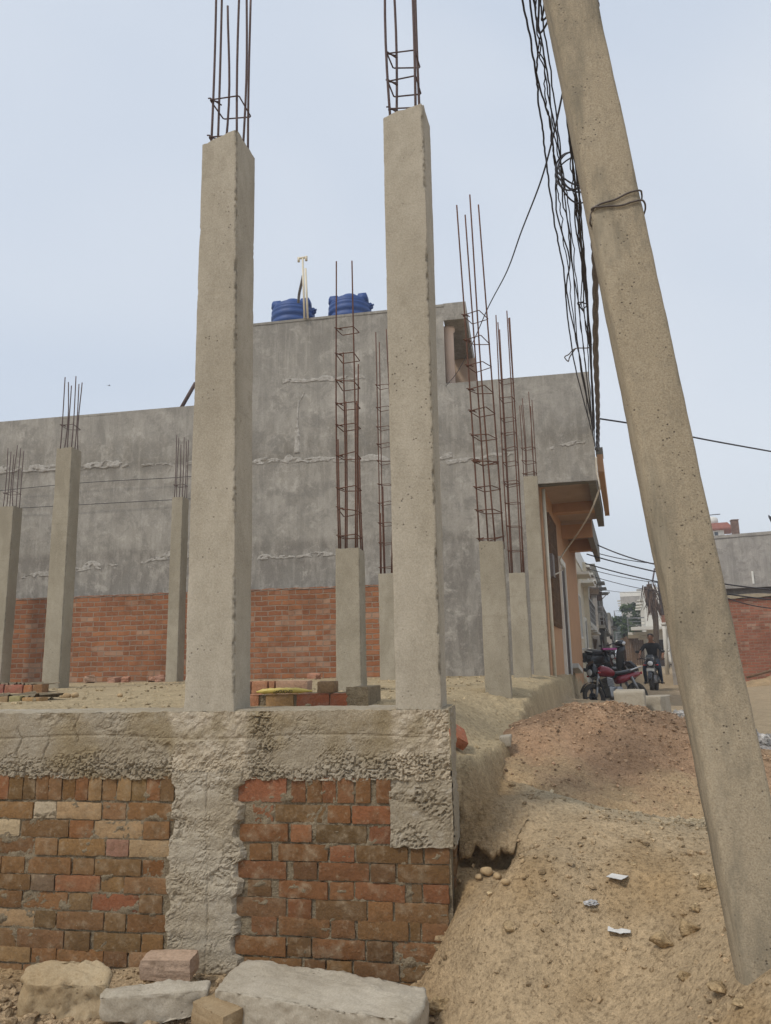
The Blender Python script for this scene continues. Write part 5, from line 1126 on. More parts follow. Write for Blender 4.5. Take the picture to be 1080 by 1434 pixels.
# low cream front wall with gate post
gp = empty('gate_wall', aD(800, 950, 20), SYAW, 'cream low front wall with niches ending in a capped gate post, past the tan porch', 'wall')
W_ = 1050/20.5
def gl(px): return (px-812)/W_
b = MB(); b.b2((gl(797),0,-.1),(gl(812),.35,1.42), bev=.015); b.build('post', M['cream'], gp)
b = MB(); b.b2((gl(793),-.06,1.42),(gl(815),.42,1.50), bev=.02); b.b2((gl(796),-.03,1.36),(gl(812.5),.38,1.42)); b.build('post_cap', M['white_paint'], gp)
b = MB(); b.b2((gl(770),.05,-.1),(gl(782),.3,1.12)); b.b2((gl(782),.05,.9),(gl(797),.3,1.12)); b.b2((gl(787),.05,.0),(gl(790),.3,.9)); b.b2((gl(782),.18,.0),(gl(797),.28,.9)); b.b2((gl(782),.06,.42),(gl(797),.18,.5)); b.build('panel', M['cream'], gp)
b = MB(); b.b2((gl(770),.02,1.12),(gl(797),.34,1.18)); b.build('coping', M['white_paint'], gp)
b = MB(); b.tube([(gl(768),-.05,-.1),(gl(768),-.05,1.6)], .03, 8); b.build('pipe', M['pvc'], gp)
p = aD(792, 951, 17.5); ramp_ = empty('tiled_ramp', (p.x, p.y, gz(p.x,p.y)+.03), SYAW, 'sloping white tiled entrance ramp in front of the cream front wall', 'ramp')
b = MB(); R_ = Matrix.Rotation(-.10, 3, 'X')
b.box((0,0,.02), (.70,1.4,.10), R_, bev=.01); b.build('slab', M['tile'], ramp_)
b = MB(); 
for k_ in range(3): b.box(R_ @ Vector((0,-.45+k_*.42,.073)), (.70,.018,.006), R_)
b.build('joint', M['darkbeam'], ramp_)
def house(name, a0, a1, o0, o1, z1, mat, label, side='left', floors=2, wins=3, balc=None, trim='white_paint', z0=.5, roofbox=None, cat='house', ledge=True, railing='steel'):
    """house in street coordinates: from a0 to a1 along, o0..o1 outward (street side is o1 for left, o0 for right)"""
    c = along((a0+a1)/2, (o0+o1)/2); r = empty(name, (c.x, c.y, z0), SYAW, label, cat)
    hx, hy = (o1-o0)/2, (a1-a0)/2; H = z1-z0; sx = 1 if side == 'left' else -1
    b = MB(); b.b2((-hx,-hy,0),(hx,hy,H)); b.build('wall', M[mat], r)
    b = MB(); pw = .14
    b.b2((-hx-.03,-hy-.03,H),(hx+.03,-hy+pw,H+.55)); b.b2((-hx-.03,hy-pw,H),(hx+.03,hy+.03,H+.55)); b.b2((-hx-.03,-hy+pw,H),(-hx+pw,hy-pw,H+.55)); b.b2((hx-pw,-hy+pw,H),(hx+.03,hy-pw,H+.55)); b.build('parapet', M[trim], r)
    fh = H/floors
    for f in range(floors):
        for i in range(wins):
            y = -hy+(i+.5)*2*hy/wins; zc = f*fh+fh*.55; x = sx*hx
            if f == 0 and i == wins//2:
                b = MB(); b.b2((x-.03,y-.5,.1),(x+.03,y+.5,2.1)); d = b.build('door', M['darkdoor'], r)
                b = MB(); b.b2((x-.05,y-.6,.1),(x+.06,y-.5,2.2)); b.b2((x-.05,y+.5,.1),(x+.06,y+.6,2.2)); b.b2((x-.05,y-.5,2.1),(x+.06,y+.5,2.2)); b.build('door_frame', M[trim], d)
            else:
                b = MB(); b.b2((x-.03,y-.5,zc-.6),(x+.025,y+.5,zc+.6)); g_ = b.build('window', M['glass'], r)
                b = MB(); 
                for q in (-.55,-.02,.5): b.b2((x-.04,y+q,zc-.65),(x+.05,y+q+.05,zc+.65))
                b.b2((x-.04,y-.5,zc+.6),(x+.048,y+.5,zc+.66)); b.b2((x-.04,y-.5,zc-.66),(x+.048,y+.5,zc-.6)); b.build('window_frame', M[trim], g_)
            if ledge and f < floors: 
                b = MB(); b.b2((min(x,x+sx*.4),y-.7,zc+.78) if f else (min(x,x+sx*.4),y-.7,fh*.86),(max(x,x+sx*.4),y+.7,zc+.86) if f else (max(x,x+sx*.4),y+.7,fh*.86+.08)); b.build('sunshade', M[trim], r)
        # windows on the near side wall
    if balc:
        for f in range(1, floors):
            z = f*fh; d = balc; x = sx*hx; lo, hi = sorted((x, x+sx*d))
            b = MB(); b.b2((lo,-hy,z-.16),(hi,hy*.6,z)); b.build('balcony', M[trim], r)
            b = MB(); xo = x+sx*(d-.05)
            b.b2((xo-.03,-hy+.03,z+.85),(xo+.03,hy*.6,z+.92)); b.b2((lo+.05,-hy+.03,z+.85),(hi-.05,-hy+.09,z+.92))
            k_ = 0
            for zz in (.2,.42,.64): b.b2((xo-.015,-hy+.04,z+zz),(xo+.015,hy*.6,z+zz+.03)); b.b2((lo+.05,-hy+.05,z+zz),(hi-.05,-hy+.08,z+zz+.03))
            nb = 7
            for k_ in range(nb): y = -hy+.06+k_*(1.6*hy-.1)/(nb-1); b.b2((xo-.02,y-.02,z),(xo+.02,y+.02,z+.9))
            b.build('railing', M[railing], r)
    if roofbox:
        b = MB(); b.b2((-hx*.6,-hy*.5,H),(hx*.4,hy*.5,H+roofbox)); b.build('stair_tower', M[mat], r)
    return r
# left row
house('house', 9.8, 15.2, -6, -.1, 4.35, 'cream', 'low cream painted house next beyond the tan porch on the left', floors=1, wins=2)
house('house', 15.6, 24, -7, -.30, 4.9, 'tan_dull', 'dull tan house on the left of the street beyond the cream front wall', floors=2, wins=3, balc=.3)
p = aD(822, 900, 27); pst = empty('concrete_post', (p.x, p.y, .7), 0, 'plain square cream concrete post standing behind the gate post', 'post')
b = MB(); t_ = aD(820, 800, 27); b.loft([[Vector((sx*.16*s_, sy*.16*s_, z)) for sx, sy in ((-1,-1),(1,-1),(1,1),(-1,1))] for s_, z in ((1,-.1),(.98,2.),(.95,t_.z-.7+.3))], smooth=False); b.build('shaft', M['cream'], pst)
dh = house('house', 26, 36, -6, -.05, 5.4, 'plaster_far', 'dark stained narrow house cluttered with hanging junk, far along the left of the street', floors=2, wins=3, balc=.3, trim='darkbeam')
rr = random.Random(8); k0 = 0
for i in range(18):      # planks, sacks and stacked bundles against the dark house
    z = rr.uniform(.2, 4.2); y = rr.uniform(-4.6, -4.0+5*rr.random()); b = MB(); s_ = rr.uniform(.15,.45)
    b.box((0,0,0), (rr.uniform(.12,.3), s_, rr.uniform(.25,.8)), Euler((rr.uniform(-.3,.3),rr.uniform(-.3,.3),0)).to_matrix(), bev=.02)
    b.build('bundle', M[rr.choice(['wood','darkbeam','bark','cable_grey','white_paint','palmtrunk'])], dh, (2.98+rr.uniform(.05,.3), y, z))
for i in range(9):
    b = MB(); x = rr.uniform(1.7,2.9); z = rr.uniform(.6,4.4); b.box((0,0,0), (rr.uniform(.25,.5), .12, rr.uniform(.3,.7)), Euler((0,rr.uniform(-.3,.3),0)).to_matrix(), bev=.02)
    b.build('bundle', M[rr.choice(['wood','darkbeam','bark','white_paint','palmtrunk'])], dh, (x, -5.06, z))
house('house', 48, 60, -6, .1, 4.2, 'plaster_far', 'low grey house far off on the left of the street below the trees', floors=1, wins=3, trim='darkbeam')
# right row
D1 = 57.
def at_right(px, D): 
    p = aD(px, 920, D); q = p-HB; return q.dot(SD), q.dot(Vector((SD.y,-SD.x,0)))
a_, o_ = at_right(899, 50); 
R1 = house('house', a_, a_+13, o_+.4, o_+9, aD(915, 822, 50).z-.55, 'white_paint', 'white two storey house with a curved balcony and railings on the right of the street', 'right', 2, 4, 1.1, 'white_paint', .7, None)
b = MB(); hx = 4.3
for k_ in range(3): b.b2((-hx+.3+k_*.9, -6.53, .1), (-hx+.95+k_*.9, -6.49, 1.7))
b.build('window', M['darkdoor'], R1)
b = MB(); b.b2((-hx+.9,-6.54,3.2),(-hx+1.9,-6.49,5.2)); b.build('window', M['darkdoor'], R1)
b = MB(); b.b2((-hx-.9,-7.6,2.3),(-hx+2.6,-6.5,2.5)); b.build('balcony', M['white_paint'], R1)
b = MB(); b.b2((-hx+.9,-7.62,2.5),(-hx+2.6,-7.5,3.15)); b.build('balcony_front', M['redwall_far'], R1)
b = MB(); b.tube([(-hx+1.2,-7.2,0),(-hx+1.2,-7.2,2.3)], .06, 8); b.build('pillar', M['white_paint'], R1)
# dry brown palm leaning on its corner
p = gpt(912, 920, 47.); pt = empty('dead_palm', p, 0, 'ragged dry brown dead palm against the corner of the white balconied house', 'dead tree')
T0 = aD(919, 880, 47)-p; T1 = aD(916, 850, 47)-p; T2 = aD(909, 818, 47)-p; b = MB(); b.tube(smoothpts([Vector((.2,0,0)), T0, T1, T2], 6), [.16]*19, 8); b.build('trunk', M['bark'], pt)
b = MB(); rr = random.Random(5)
for i in range(150):
    t = rr.random(); c = T2.lerp(T1, t*.9)+Vector((rr.gauss(0,.18),rr.gauss(0,.18),rr.gauss(0,.1))); d = Vector((rr.gauss(0,.22),rr.gauss(0,.22),-.9)).normalized(); L = rr.uniform(.4,1.1); n_ = d.cross(Vector((rr.gauss(0,1),rr.gauss(0,1),0))).normalized()*.05
    b.add([c-n_, c+n_, c+d*L+n_*.4, c+d*L-n_*.4], [(0,1,2,3)])
b.build('dead_fronds', M['palmtrunk'], pt)
a_, o_ = at_right(872, 92)
R2 = house('house', a_, a_+14, o_+.3, o_+10, aD(885, 829, 92).z-.5, 'plaster_far', 'tall plain grey three storey house far along the right of the street', 'right', 3, 3, .9, 'white_paint', .8, 1.1)
a_, o_ = at_right(884, 62); p = along(a_, o_)
fn = empty('wooden_gate', gpt(891, 922, 60), 0, 'weathered brown board fence beside the white balconied house', 'fence')
b = MB(); 
for k_ in range(12): b.b2((-1.0+k_*.17,0,0),(-.85+k_*.17,.04,2.0+.06*(k_%3))); 
b.build('boards', M['wood'], fn)
b = MB(); b.b2((-1.02,.04,.4),(1.05,.09,.5)); b.b2((-1.02,.04,1.5),(1.05,.09,1.6)); b.build('rail', M['wood'], fn)
def tree(px, yb, D, hgt, cr, label, mat, seed, n=420, ls=.22, group=None, trunk=.35):
    rr = random.Random(seed); p = gpt(px, yb, D); r = empty('tree', p, rr.random()*6, label, 'tree', group)
    b = MB(); limbs = [(Vector((0,0,-.2)), Vector((rr.gauss(0,.1),rr.gauss(0,.1),hgt*.45)), .05*hgt**.8)]
    top = limbs[0][1]; ends = []
    for k_ in range(6):
        e = top+Vector((rr.gauss(0,cr*.5), rr.gauss(0,cr*.5), hgt*rr.uniform(.1,.4))); limbs.append((top*rr.uniform(.7,1), e, .02*hgt**.8)); ends.append(e)
    for a, e, w_ in limbs: b.tube([a, a.lerp(e,.5)+Vector((rr.gauss(0,.05),rr.gauss(0,.05),0)), e], [w_, w_*.7, w_*.35], 7)
    b.build('trunk', M['bark'], r)
    b = MB(); cl = []
    for k_ in range(14): cl.append((Vector((rr.gauss(0,cr*.5), rr.gauss(0,cr*.5), hgt*rr.uniform(.4,.95))), cr*rr.uniform(.25,.5)))
    for i in range(n):
        c0, s_ = rr.choice(cl); d = Vector((rr.gauss(0,1),rr.gauss(0,1),rr.gauss(0,.8))); c = c0+d.normalized()*s_*rr.random()**.4
        u = Vector((rr.gauss(0,1),rr.gauss(0,1),rr.gauss(0,1))).normalized(); v = u.orthogonal().normalized(); v = Matrix.Rotation(rr.random()*6,3,u) @ v; w_ = u.cross(v); L = ls*rr.uniform(.6,1.3)
        b.add([c-v*L, c+w_*L*.45, c+v*L, c-w_*L*.45], [(0,1,2,3)])
    b.build('crown', M[mat], r); return r
tree(889, 921, 72, 5.2, 1.5, 'dark green leafy tree in front of the tall grey house', 'leaf', 3, 1100, .26)
TG = 'trees at the far end of the street'
for i, (px, yb, D, hg, cr, lb) in enumerate(((846,915,140,7.5,3.2,'leftmost pale green tree at the end of the street'),(853,915,150,7.2,3.4,'middle pale green tree at the end of the street, behind the thin far post'),(861,915,145,6.4,3.0,'rightmost pale green tree at the end of the street'),(840,915,130,7.0,2.8,'far green tree half hidden by the dark cluttered house'),(868,915,135,5.6,2.5,'low far green tree against the side of the tall grey house'))):
    tree(px, yb, D, hg, cr, lb, 'leaf_far', 20+i, 900, .45, TG)
# street lamp and far post
p = gpt(841, 918, 60); sl_ = empty('street_lamp', p, 0, 'thin grey street lamp with a single raised arm far along the left of the street', 'street lamp'); t1 = aD(841.5, 836, 60)-p; t2 = aD(854, 829, 60)-p
b = MB(); b.tube([Vector((0,0,-.2)), t1], [.09,.06], 8); b.build('pole', M['cable_grey'], sl_)
b = MB(); b.tube([t1-Vector((0,0,.25)), t1.lerp(t2,.85)], .035, 8); b.build('arm', M['cable_grey'], sl_)
b = MB(); d_ = (t2-t1).normalized(); b.tube([t1.lerp(t2,.72), t1.lerp(t2,.8), t2], [.05,.10,.06], 8); b.build('lamp_head', M['steel'], sl_)
p = gpt(852, 917, 85); fp = empty('utility_pole', p, 0, 'thin pale far utility post standing in front of the distant trees', 'pole'); b = MB(); b.tube([Vector((0,0,-.2)), aD(850.5,873,85)-p], [.13,.09], 8); b.build('shaft', M['white_paint'], fp)
b = MB(); t1 = aD(850.5,876,85)-p; b.tube([t1-Vector((.5,0,0)), t1+Vector((.5,0,0))], .05, 6); b.build('cross_arm', M['cable_grey'], fp)
p = gpt(913, 920, 46); b = MB(); b.tube([aD(914,815,50), aD(917,796,50)], .05, 6); tag(b.build('antenna_mast', M['rebar_dark']), 'thin dark mast on the roof of the white balconied house', 'mast')
p = gpt(933, 922, 34); wp_ = empty('bollard_pipe', p, 0, 'white vertical pipe by the right side of the street behind the rider', 'pipe'); b = MB(); b.tube([Vector((0,0,-.1)), aD(930,872,34)-p], .085, 10); b.build('pipe', M['white_paint'], wp_)
b = MB(); b.lathe([(.10,0),(.12,.03),(.12,.10),(.09,.12)], aD(930.3,876,34)-p, n=12); b.build('collar', M['white_paint'], wp_)
# far right : grey house, red brick wall, tower house, brick pillar, dish
Rg = empty('house', aD(1100, 946, 27), -.25, 'bare grey cement house with drip streaks at the right edge, behind the red brick wall', 'house'); q = 1050/27.
zt = aD(1050, 751, 27).z-Rg.location.z
b = MB(); U, V = np.meshgrid(np.linspace(-3.3, 9, 90), np.linspace(-.5, zt, 60), indexing='ij'); b.grid(np.stack([U, -.03*fbm(U, V, 3, 3)-.05*ss(zt*.62-.1,zt*.62+.02,V), V], -1)); b.b2((-3.28,.06,-.5),(9,8,zt-.02)); b.build('wall', M['plaster_far'], Rg)
b = MB(); b.b2((-3.35,-.08,zt),(9,.2,zt+.1)); b.build('parapet', M['plaster_far'], Rg)
b = MB(); b.b2((-1.55,-.10,2.95),(-1.49,-.03,3.4)); b.build('pilaster', M['white_paint'], Rg)
b = MB(); b.b2((-.62,-.10,2.9),(-.56,-.03,3.3)); b.build('pilaster', M['white_paint'], Rg)
b = MB(); b.b2((-3.3,-.32,zt*.62),(9,-.06,zt*.62+.09)); b.build('ledge', M['plaster_far'], Rg)
rb_ = empty('brick_wall', aD(1100, 946, 25), -.25, 'tall old red brick wall with a mortar top at the right edge of the picture', 'brick wall'); zt = aD(1050, 838, 25).z-rb_.location.z
b = MB(); U, V = np.meshgrid(np.linspace(-2.6, 8, 120), np.linspace(-.4, zt, 40), indexing='ij'); b.grid(np.stack([U, -.03*fbm(U*2,V*3,3,3), V+.05*fbm(U*2,0*U,5,2)*(V > zt-.05)], -1)); b.b2((-2.58,.05,-.4),(8,.3,zt-.06)); b.build('brickwork', M['redwall_far'], rb_)
b = MB(); U, V = np.meshgrid(np.linspace(-2.6, 8, 100), np.linspace(0,1,6), indexing='ij'); b.grid(np.stack([U, -.08+.42*V, zt+.02+.12*np.sin(pi*V)+.05*fbm(U*3,V*2,2,3)], -1)); b.build('mortar_top', M['mortar'], rb_)
p = aD(1075, 950, 23.5); heap('rubble_heap', (p.x+.6, p.y), 1.6, .8, .35, M['soil'], (.40,.29,.17), 'low earth heap at the foot of the brick wall at the right edge', 'earth heap', 33, -.25, 1.3)
b = MB(); 
a = aD(1040, 952, 22.9); 
for k_, (s_, e) in enumerate((((1046,950,22.8),(1082,942,22.6)),)): b.tube([aD(*s_)+Vector((0,0,.02)), aD(*e)+Vector((0,0,.06))], .035, 7)
tag(b.build('stick', M['wood']), 'weathered stick lying on the earth heap by the right red brick wall', 'stick')
tw = empty('house', aD(1006, 760, 60), -.2, 'white rooftop tower with a red tiled eave rising behind the grey house on the right', 'house'); tw.scale = (.62,.62,.8)
b = MB(); b.b2((-1.2,0,-9),(.75,3,1.15)); b.build('wall', M['white_paint'], tw)
b = MB(); b.loft([[Vector((x*s_+dx, y*s_+1.5, z)) for x, y in ((-1.9,-2.1),(1.7,-2.1),(1.7,2.1),(-1.9,2.1))] for s_, dx, z in ((1,0,1.15),(1.02,0,1.28),(.72,0,1.85))], smooth=False); b.build('roof', M['redtile'], tw)
b = MB(); b.b2((-.28,-.03,-.3),(.1,.03,1.0)); b.build('window', M['glass'], tw)
b = MB(); b.lathe([(.9,1.8),(.9,2.4),(.7,2.55),(.01,2.6)], (-.6,1.3,0), n=20); b.build('rooftop_tank', M['white_paint'], tw)
b = MB(); b.tube([(-1.2,.8,2.75),(.6,.8,2.75)], .04, 6); b.build('rooftop_rail', M['cable'], tw)
p = aD(1031, 752, 29); b = MB(); zt = aD(1031, 729, 29).z-p.z; b.b2((-.11,-.11,-.4),(.11,.11,zt)); b.b2((-.125,-.125,zt),(.125,.125,zt+.03)); o = b.build('brick_pillar', M['oldbrick'], None, p); tag(o, 'slim unfinished brick pillar standing on the roof of the right grey house', 'brick pillar')
p = aD(1080, 750, 28.5); ds = empty('satellite_dish', p, .4, 'dark satellite dish on the roof of the grey house, cut by the right edge', 'satellite dish')
b = MB(); R_ = Euler((.9,.5,.3)).to_matrix(); b.lathe([(.02,0),(.2,.02),(.36,.07),(.42,.11),(.415,.12),(.35,.085),(.18,.035)], (.18,0,.32), n=24, rot=R_); b.build('reflector', M['cable'], ds)
b = MB(); b.tube([(.18,0,-.1),(.18,0,.3)], .03, 8); b.tube([(.18,0,.35),(-.12,-.25,.55)], .012, 6); b.build('bracket', M['cable'], ds)
b = MB(); b.tube([(-.10,-.24,.55),(-.16,-.28,.58)], .035, 8); b.build('receiver', M['cable'], ds)
# bird
p = aD(153, 540, 75); bd = empty('bird', p, .6, 'tiny dark bird flying in the sky left of the front left column', 'bird')
b = MB(); b.loft([[Vector((x, r_*cos(w_), r_*.85*sin(w_)+dz)) for w_ in [2*pi*j/8 for j in range(8)]] for x, r_, dz in ((-.19,.006,.01),(-.10,.02,0),(-.04,.035,0),(.03,.036,.0),(.075,.022,.01),(.10,.024,.018),(.125,.012,.016),(.15,.003,.012))])
for s_ in (-1,1): b.add([(-.03,s_*.02,.02),(.05,s_*.02,.02),(.03,s_*.13,.06),(-.04,s_*.12,.055),(-.03,s_*.22,.03),(-.06,s_*.2,.03)], [(0,1,2,3),(3,2,4,5)])
b.add([(-.17,-.01,.01),(-.17,.01,.01),(-.26,.035,.012),(-.26,-.035,.012)], [(0,1,2,3)]); b.build('body', M['bird'], bd)

# ================================================================== MOTORCYCLES
def wheel(root, x, z, R, wd, spokes=5, disc=True):
    b = MB(); b.torus((x,0,z), R-wd*.5, wd*.5, 'Y', 32, 10, 0, 1.0); t = b.build('tyre', M['rubber'], root)
    b = MB(); b.torus((x,0,z), R-wd*1.0, .014, 'Y', 28, 6); b.tube([(x,-.05,z),(x,.05,z)], .045, 12)
    for k_ in range(spokes):
        w_ = 2*pi*k_/spokes; b.tube([(x,0,z),(x+(R-wd)*cos(w_),0,z+(R-wd)*sin(w_))], .014, 6)
    if disc: b.lathe([(.11,-.035),(.11,-.03),(.05,-.03),(.05,-.035)], (x,-.0,z), 'Y', 20)
    b.build('rim', M['black' if spokes == 5 else 'steel'], t)
def motorcycle(loc, yaw, label, paint, group=None, lean=0, steer=0, plate=True, dirty=False):
    r = empty('motorcycle', loc, yaw, label, 'motorcycle', group); r.rotation_euler = (lean, 0, yaw)
    def P(mb, n, m_): return mb.build(n, M[m_], r)
    wheel(r, .63, .30, .30, .095); wheel(r, -.63, .30, .30, .11)
    b = MB()
    for s_ in (-1,1): b.tube([(.63,s_*.085,.30),(.56,s_*.085,.50)], .03, 8); b.tube([(.56,s_*.085,.50),(.43,s_*.085,.86)], .022, 8)
    b.box((.44,0,.82), (.05,.22,.04)); b.box((.47,0,.72), (.05,.22,.04)); P(b, 'fork', 'steel')
    b = MB(); L = [[Vector((.63+.335*cos(w_), y, .30+.335*sin(w_))) for y in (-.055,-.04,.04,.055)] for w_ in [radians(a) for a in range(20,150,10)]]
    for i in range(len(L)-1):
        for j in range(3): b.add([L[i][j],L[i][j+1],L[i+1][j+1],L[i+1][j]], [(0,1,2,3)], smooth=True)
    P(b, 'front_mudguard', 'black_gloss')
    b = MB(); b.loft([[Vector((x, y*cos(w_), z+hh*sin(w_))) for w_ in [2*pi*j/14 for j in range(14)]] for x, y, hh, z in ((-.06,.08,.05,.80),(0,.115,.09,.82),(.12,.145,.12,.85),(.26,.14,.125,.87),(.36,.10,.10,.87),(.41,.05,.05,.86))]); P(b, 'fuel_tank', paint)
    b = MB(); b.lathe([(.035,.975),(.035,.99),(.01,.995)], (.2,0,0), n=14); P(b, 'fuel_cap', 'chrome')
    b = MB(); b.loft([[Vector((x, wd*cos(w_), z+th*sin(w_))) for w_ in [2*pi*j/14 for j in range(14)]] for x, wd, th, z in ((-.70,.06,.03,.875),(-.66,.11,.05,.86),(-.45,.13,.055,.83),(-.25,.135,.055,.80),(-.08,.12,.055,.79),(0.,.08,.04,.80))]); P(b, 'seat', 'black')
    b = MB(); b.loft([[Vector((x, wd*cos(w_), z+th*sin(w_))) for w_ in [2*pi*j/12 for j in range(12)]] for x, wd, th, z in ((-.86,.04,.03,.80),(-.78,.09,.06,.78),(-.55,.12,.08,.74),(-.30,.125,.10,.68),(-.12,.10,.09,.66))]); P(b, 'tail_panel', paint)
    b = MB(); b.box((-.875,0,.80), (.03,.10,.06), bev=.01); P(b, 'tail_light', 'redlens')
    b = MB(); b.tube(smoothpts([(-.45,-.14,.84),(-.68,-.14,.90),(-.86,-.10,.93),(-.90,0,.935),(-.86,.10,.93),(-.68,.14,.90),(-.45,.14,.84)], 5), .014, 8); P(b, 'grab_rail', 'chrome')
    b = MB(); b.b2((-.12,-.12,.27),(.24,.12,.50), bev=.03); b.lathe([(.11,.12),(.11,.17),(.08,.18)], (.0,0,.38), 'Y', 18); b.lathe([(.11,-.18),(.11,-.12),(.08,-.12)], (.0,0,.38), 'Y', 18)
    for k_ in range(6): b.box((.16,0,.50+k_*.034), (.20,.22,.014), Matrix.Rotation(-.25,3,'Y'))
    b.box((.15,0,.6), (.14,.15,.22), Matrix.Rotation(-.25,3,'Y')); P(b, 'engine', 'steel')
    b = MB(); b.tube([(.44,0,.80),(.36,0,.62),(.30,0,.30),(-.12,0,.27),(-.20,0,.5),(-.25,0,.70)], .022, 8); b.tube([(.44,0,.82),(.1,0,.76),(-.3,0,.70),(-.75,0,.74)], .022, 8)
    for s_ in (-1,1): b.tube([(-.15,s_*.06,.36),(-.63,s_*.09,.30)], .022, 8)
    P(b, 'frame', 'black')
    b = MB()
    for s_ in (-1,1): b.tube([(-.60,s_*.11,.34),(-.46,s_*.12,.70)], .035, 10)
    P(b, 'shock_absorber', 'steel')
    b = MB(); b.tube(smoothpts([(.24,-.08,.5),(.30,-.10,.34),(.16,-.13,.24),(-.2,-.15,.25),(-.4,-.16,.29)], 5), .02, 8); b.tube([(-.38,-.16,.29),(-.48,-.165,.31),(-.85,-.17,.38)], [.03,.045,.045], 12); P(b, 'exhaust', 'chrome')
    st = Matrix.Rotation(steer, 3, 'Z')
    b = MB(); b.tube(smoothpts([(.30,-.37,.98),(.36,-.26,1.0),(.42,-.12,.95),(.43,0,.93),(.42,.12,.95),(.36,.26,1.0),(.30,.37,.98)], 5), .013, 8); hbar = P(b, 'handlebar', 'black')
    for s_ in (-1,1):
        b = MB(); b.tube([(.335,s_*.28,.995),(.295,s_*.385,.975)], .02, 10); b.build('grip', M['rubber'], hbar)
        b = MB(); b.tube([(.36,s_*.24,1.0),(.38,s_*.30,1.10),(.37,s_*.34,1.15)], .007, 6); b.ell((.37,s_*.36,1.19), (.012,.065,.042)); b.build('mirror', M['black'], hbar)
        b = MB(); b.ell((.50,s_*.19,.80), (.04,.03,.025)); b.tube([(.46,s_*.1,.80),(.49,s_*.17,.80)], .008, 6); P(b, 'indicator', 'redlens')
    b = MB(); b.loft([[Vector((x, wd*cos(w_), z+hh*sin(w_))) for w_ in [2*pi*j/14 for j in range(14)]] for x, wd, hh, z in ((.44,.10,.13,.90),(.52,.13,.16,.90),(.58,.12,.14,.88),(.60,.105,.115,.87))]); P(b, 'headlight_cowl', 'black_gloss')
    b = MB(); b.ell((.59,0,.845), (.035,.085,.075)); P(b, 'headlight', 'lamp')
    b = MB(); b.loft([[Vector((x, y*wd, z)) for y in (-1,-.6,.6,1)]+[Vector((x-.012, y*wd, z)) for y in (1,.6,-.6,-1)] for x, wd, z in ((.585,.125,.95),(.55,.125,1.03),(.49,.09,1.10))], smooth=False); P(b, 'visor', 'black_gloss')
    if plate: b = MB(); b.box((.655,0,.66), (.01,.22,.085)); P(b, 'number_plate', 'plate')
    for s_ in (-1,1): b = MB(); b.tube([(-.02,s_*.1,.27),(-.02,s_*.30,.26)], .018, 8); P(b, 'footrest', 'rubber')
    return r
# rider on a black motorcycle coming down the street
p = gpt(917, 966, 24.5)
vy = atan2(CAM.y-p.y, CAM.x-p.x)
rid = motorcycle(p, vy-.10, 'black motorcycle with a blank white number plate, ridden towards the camera', 'black_gloss')
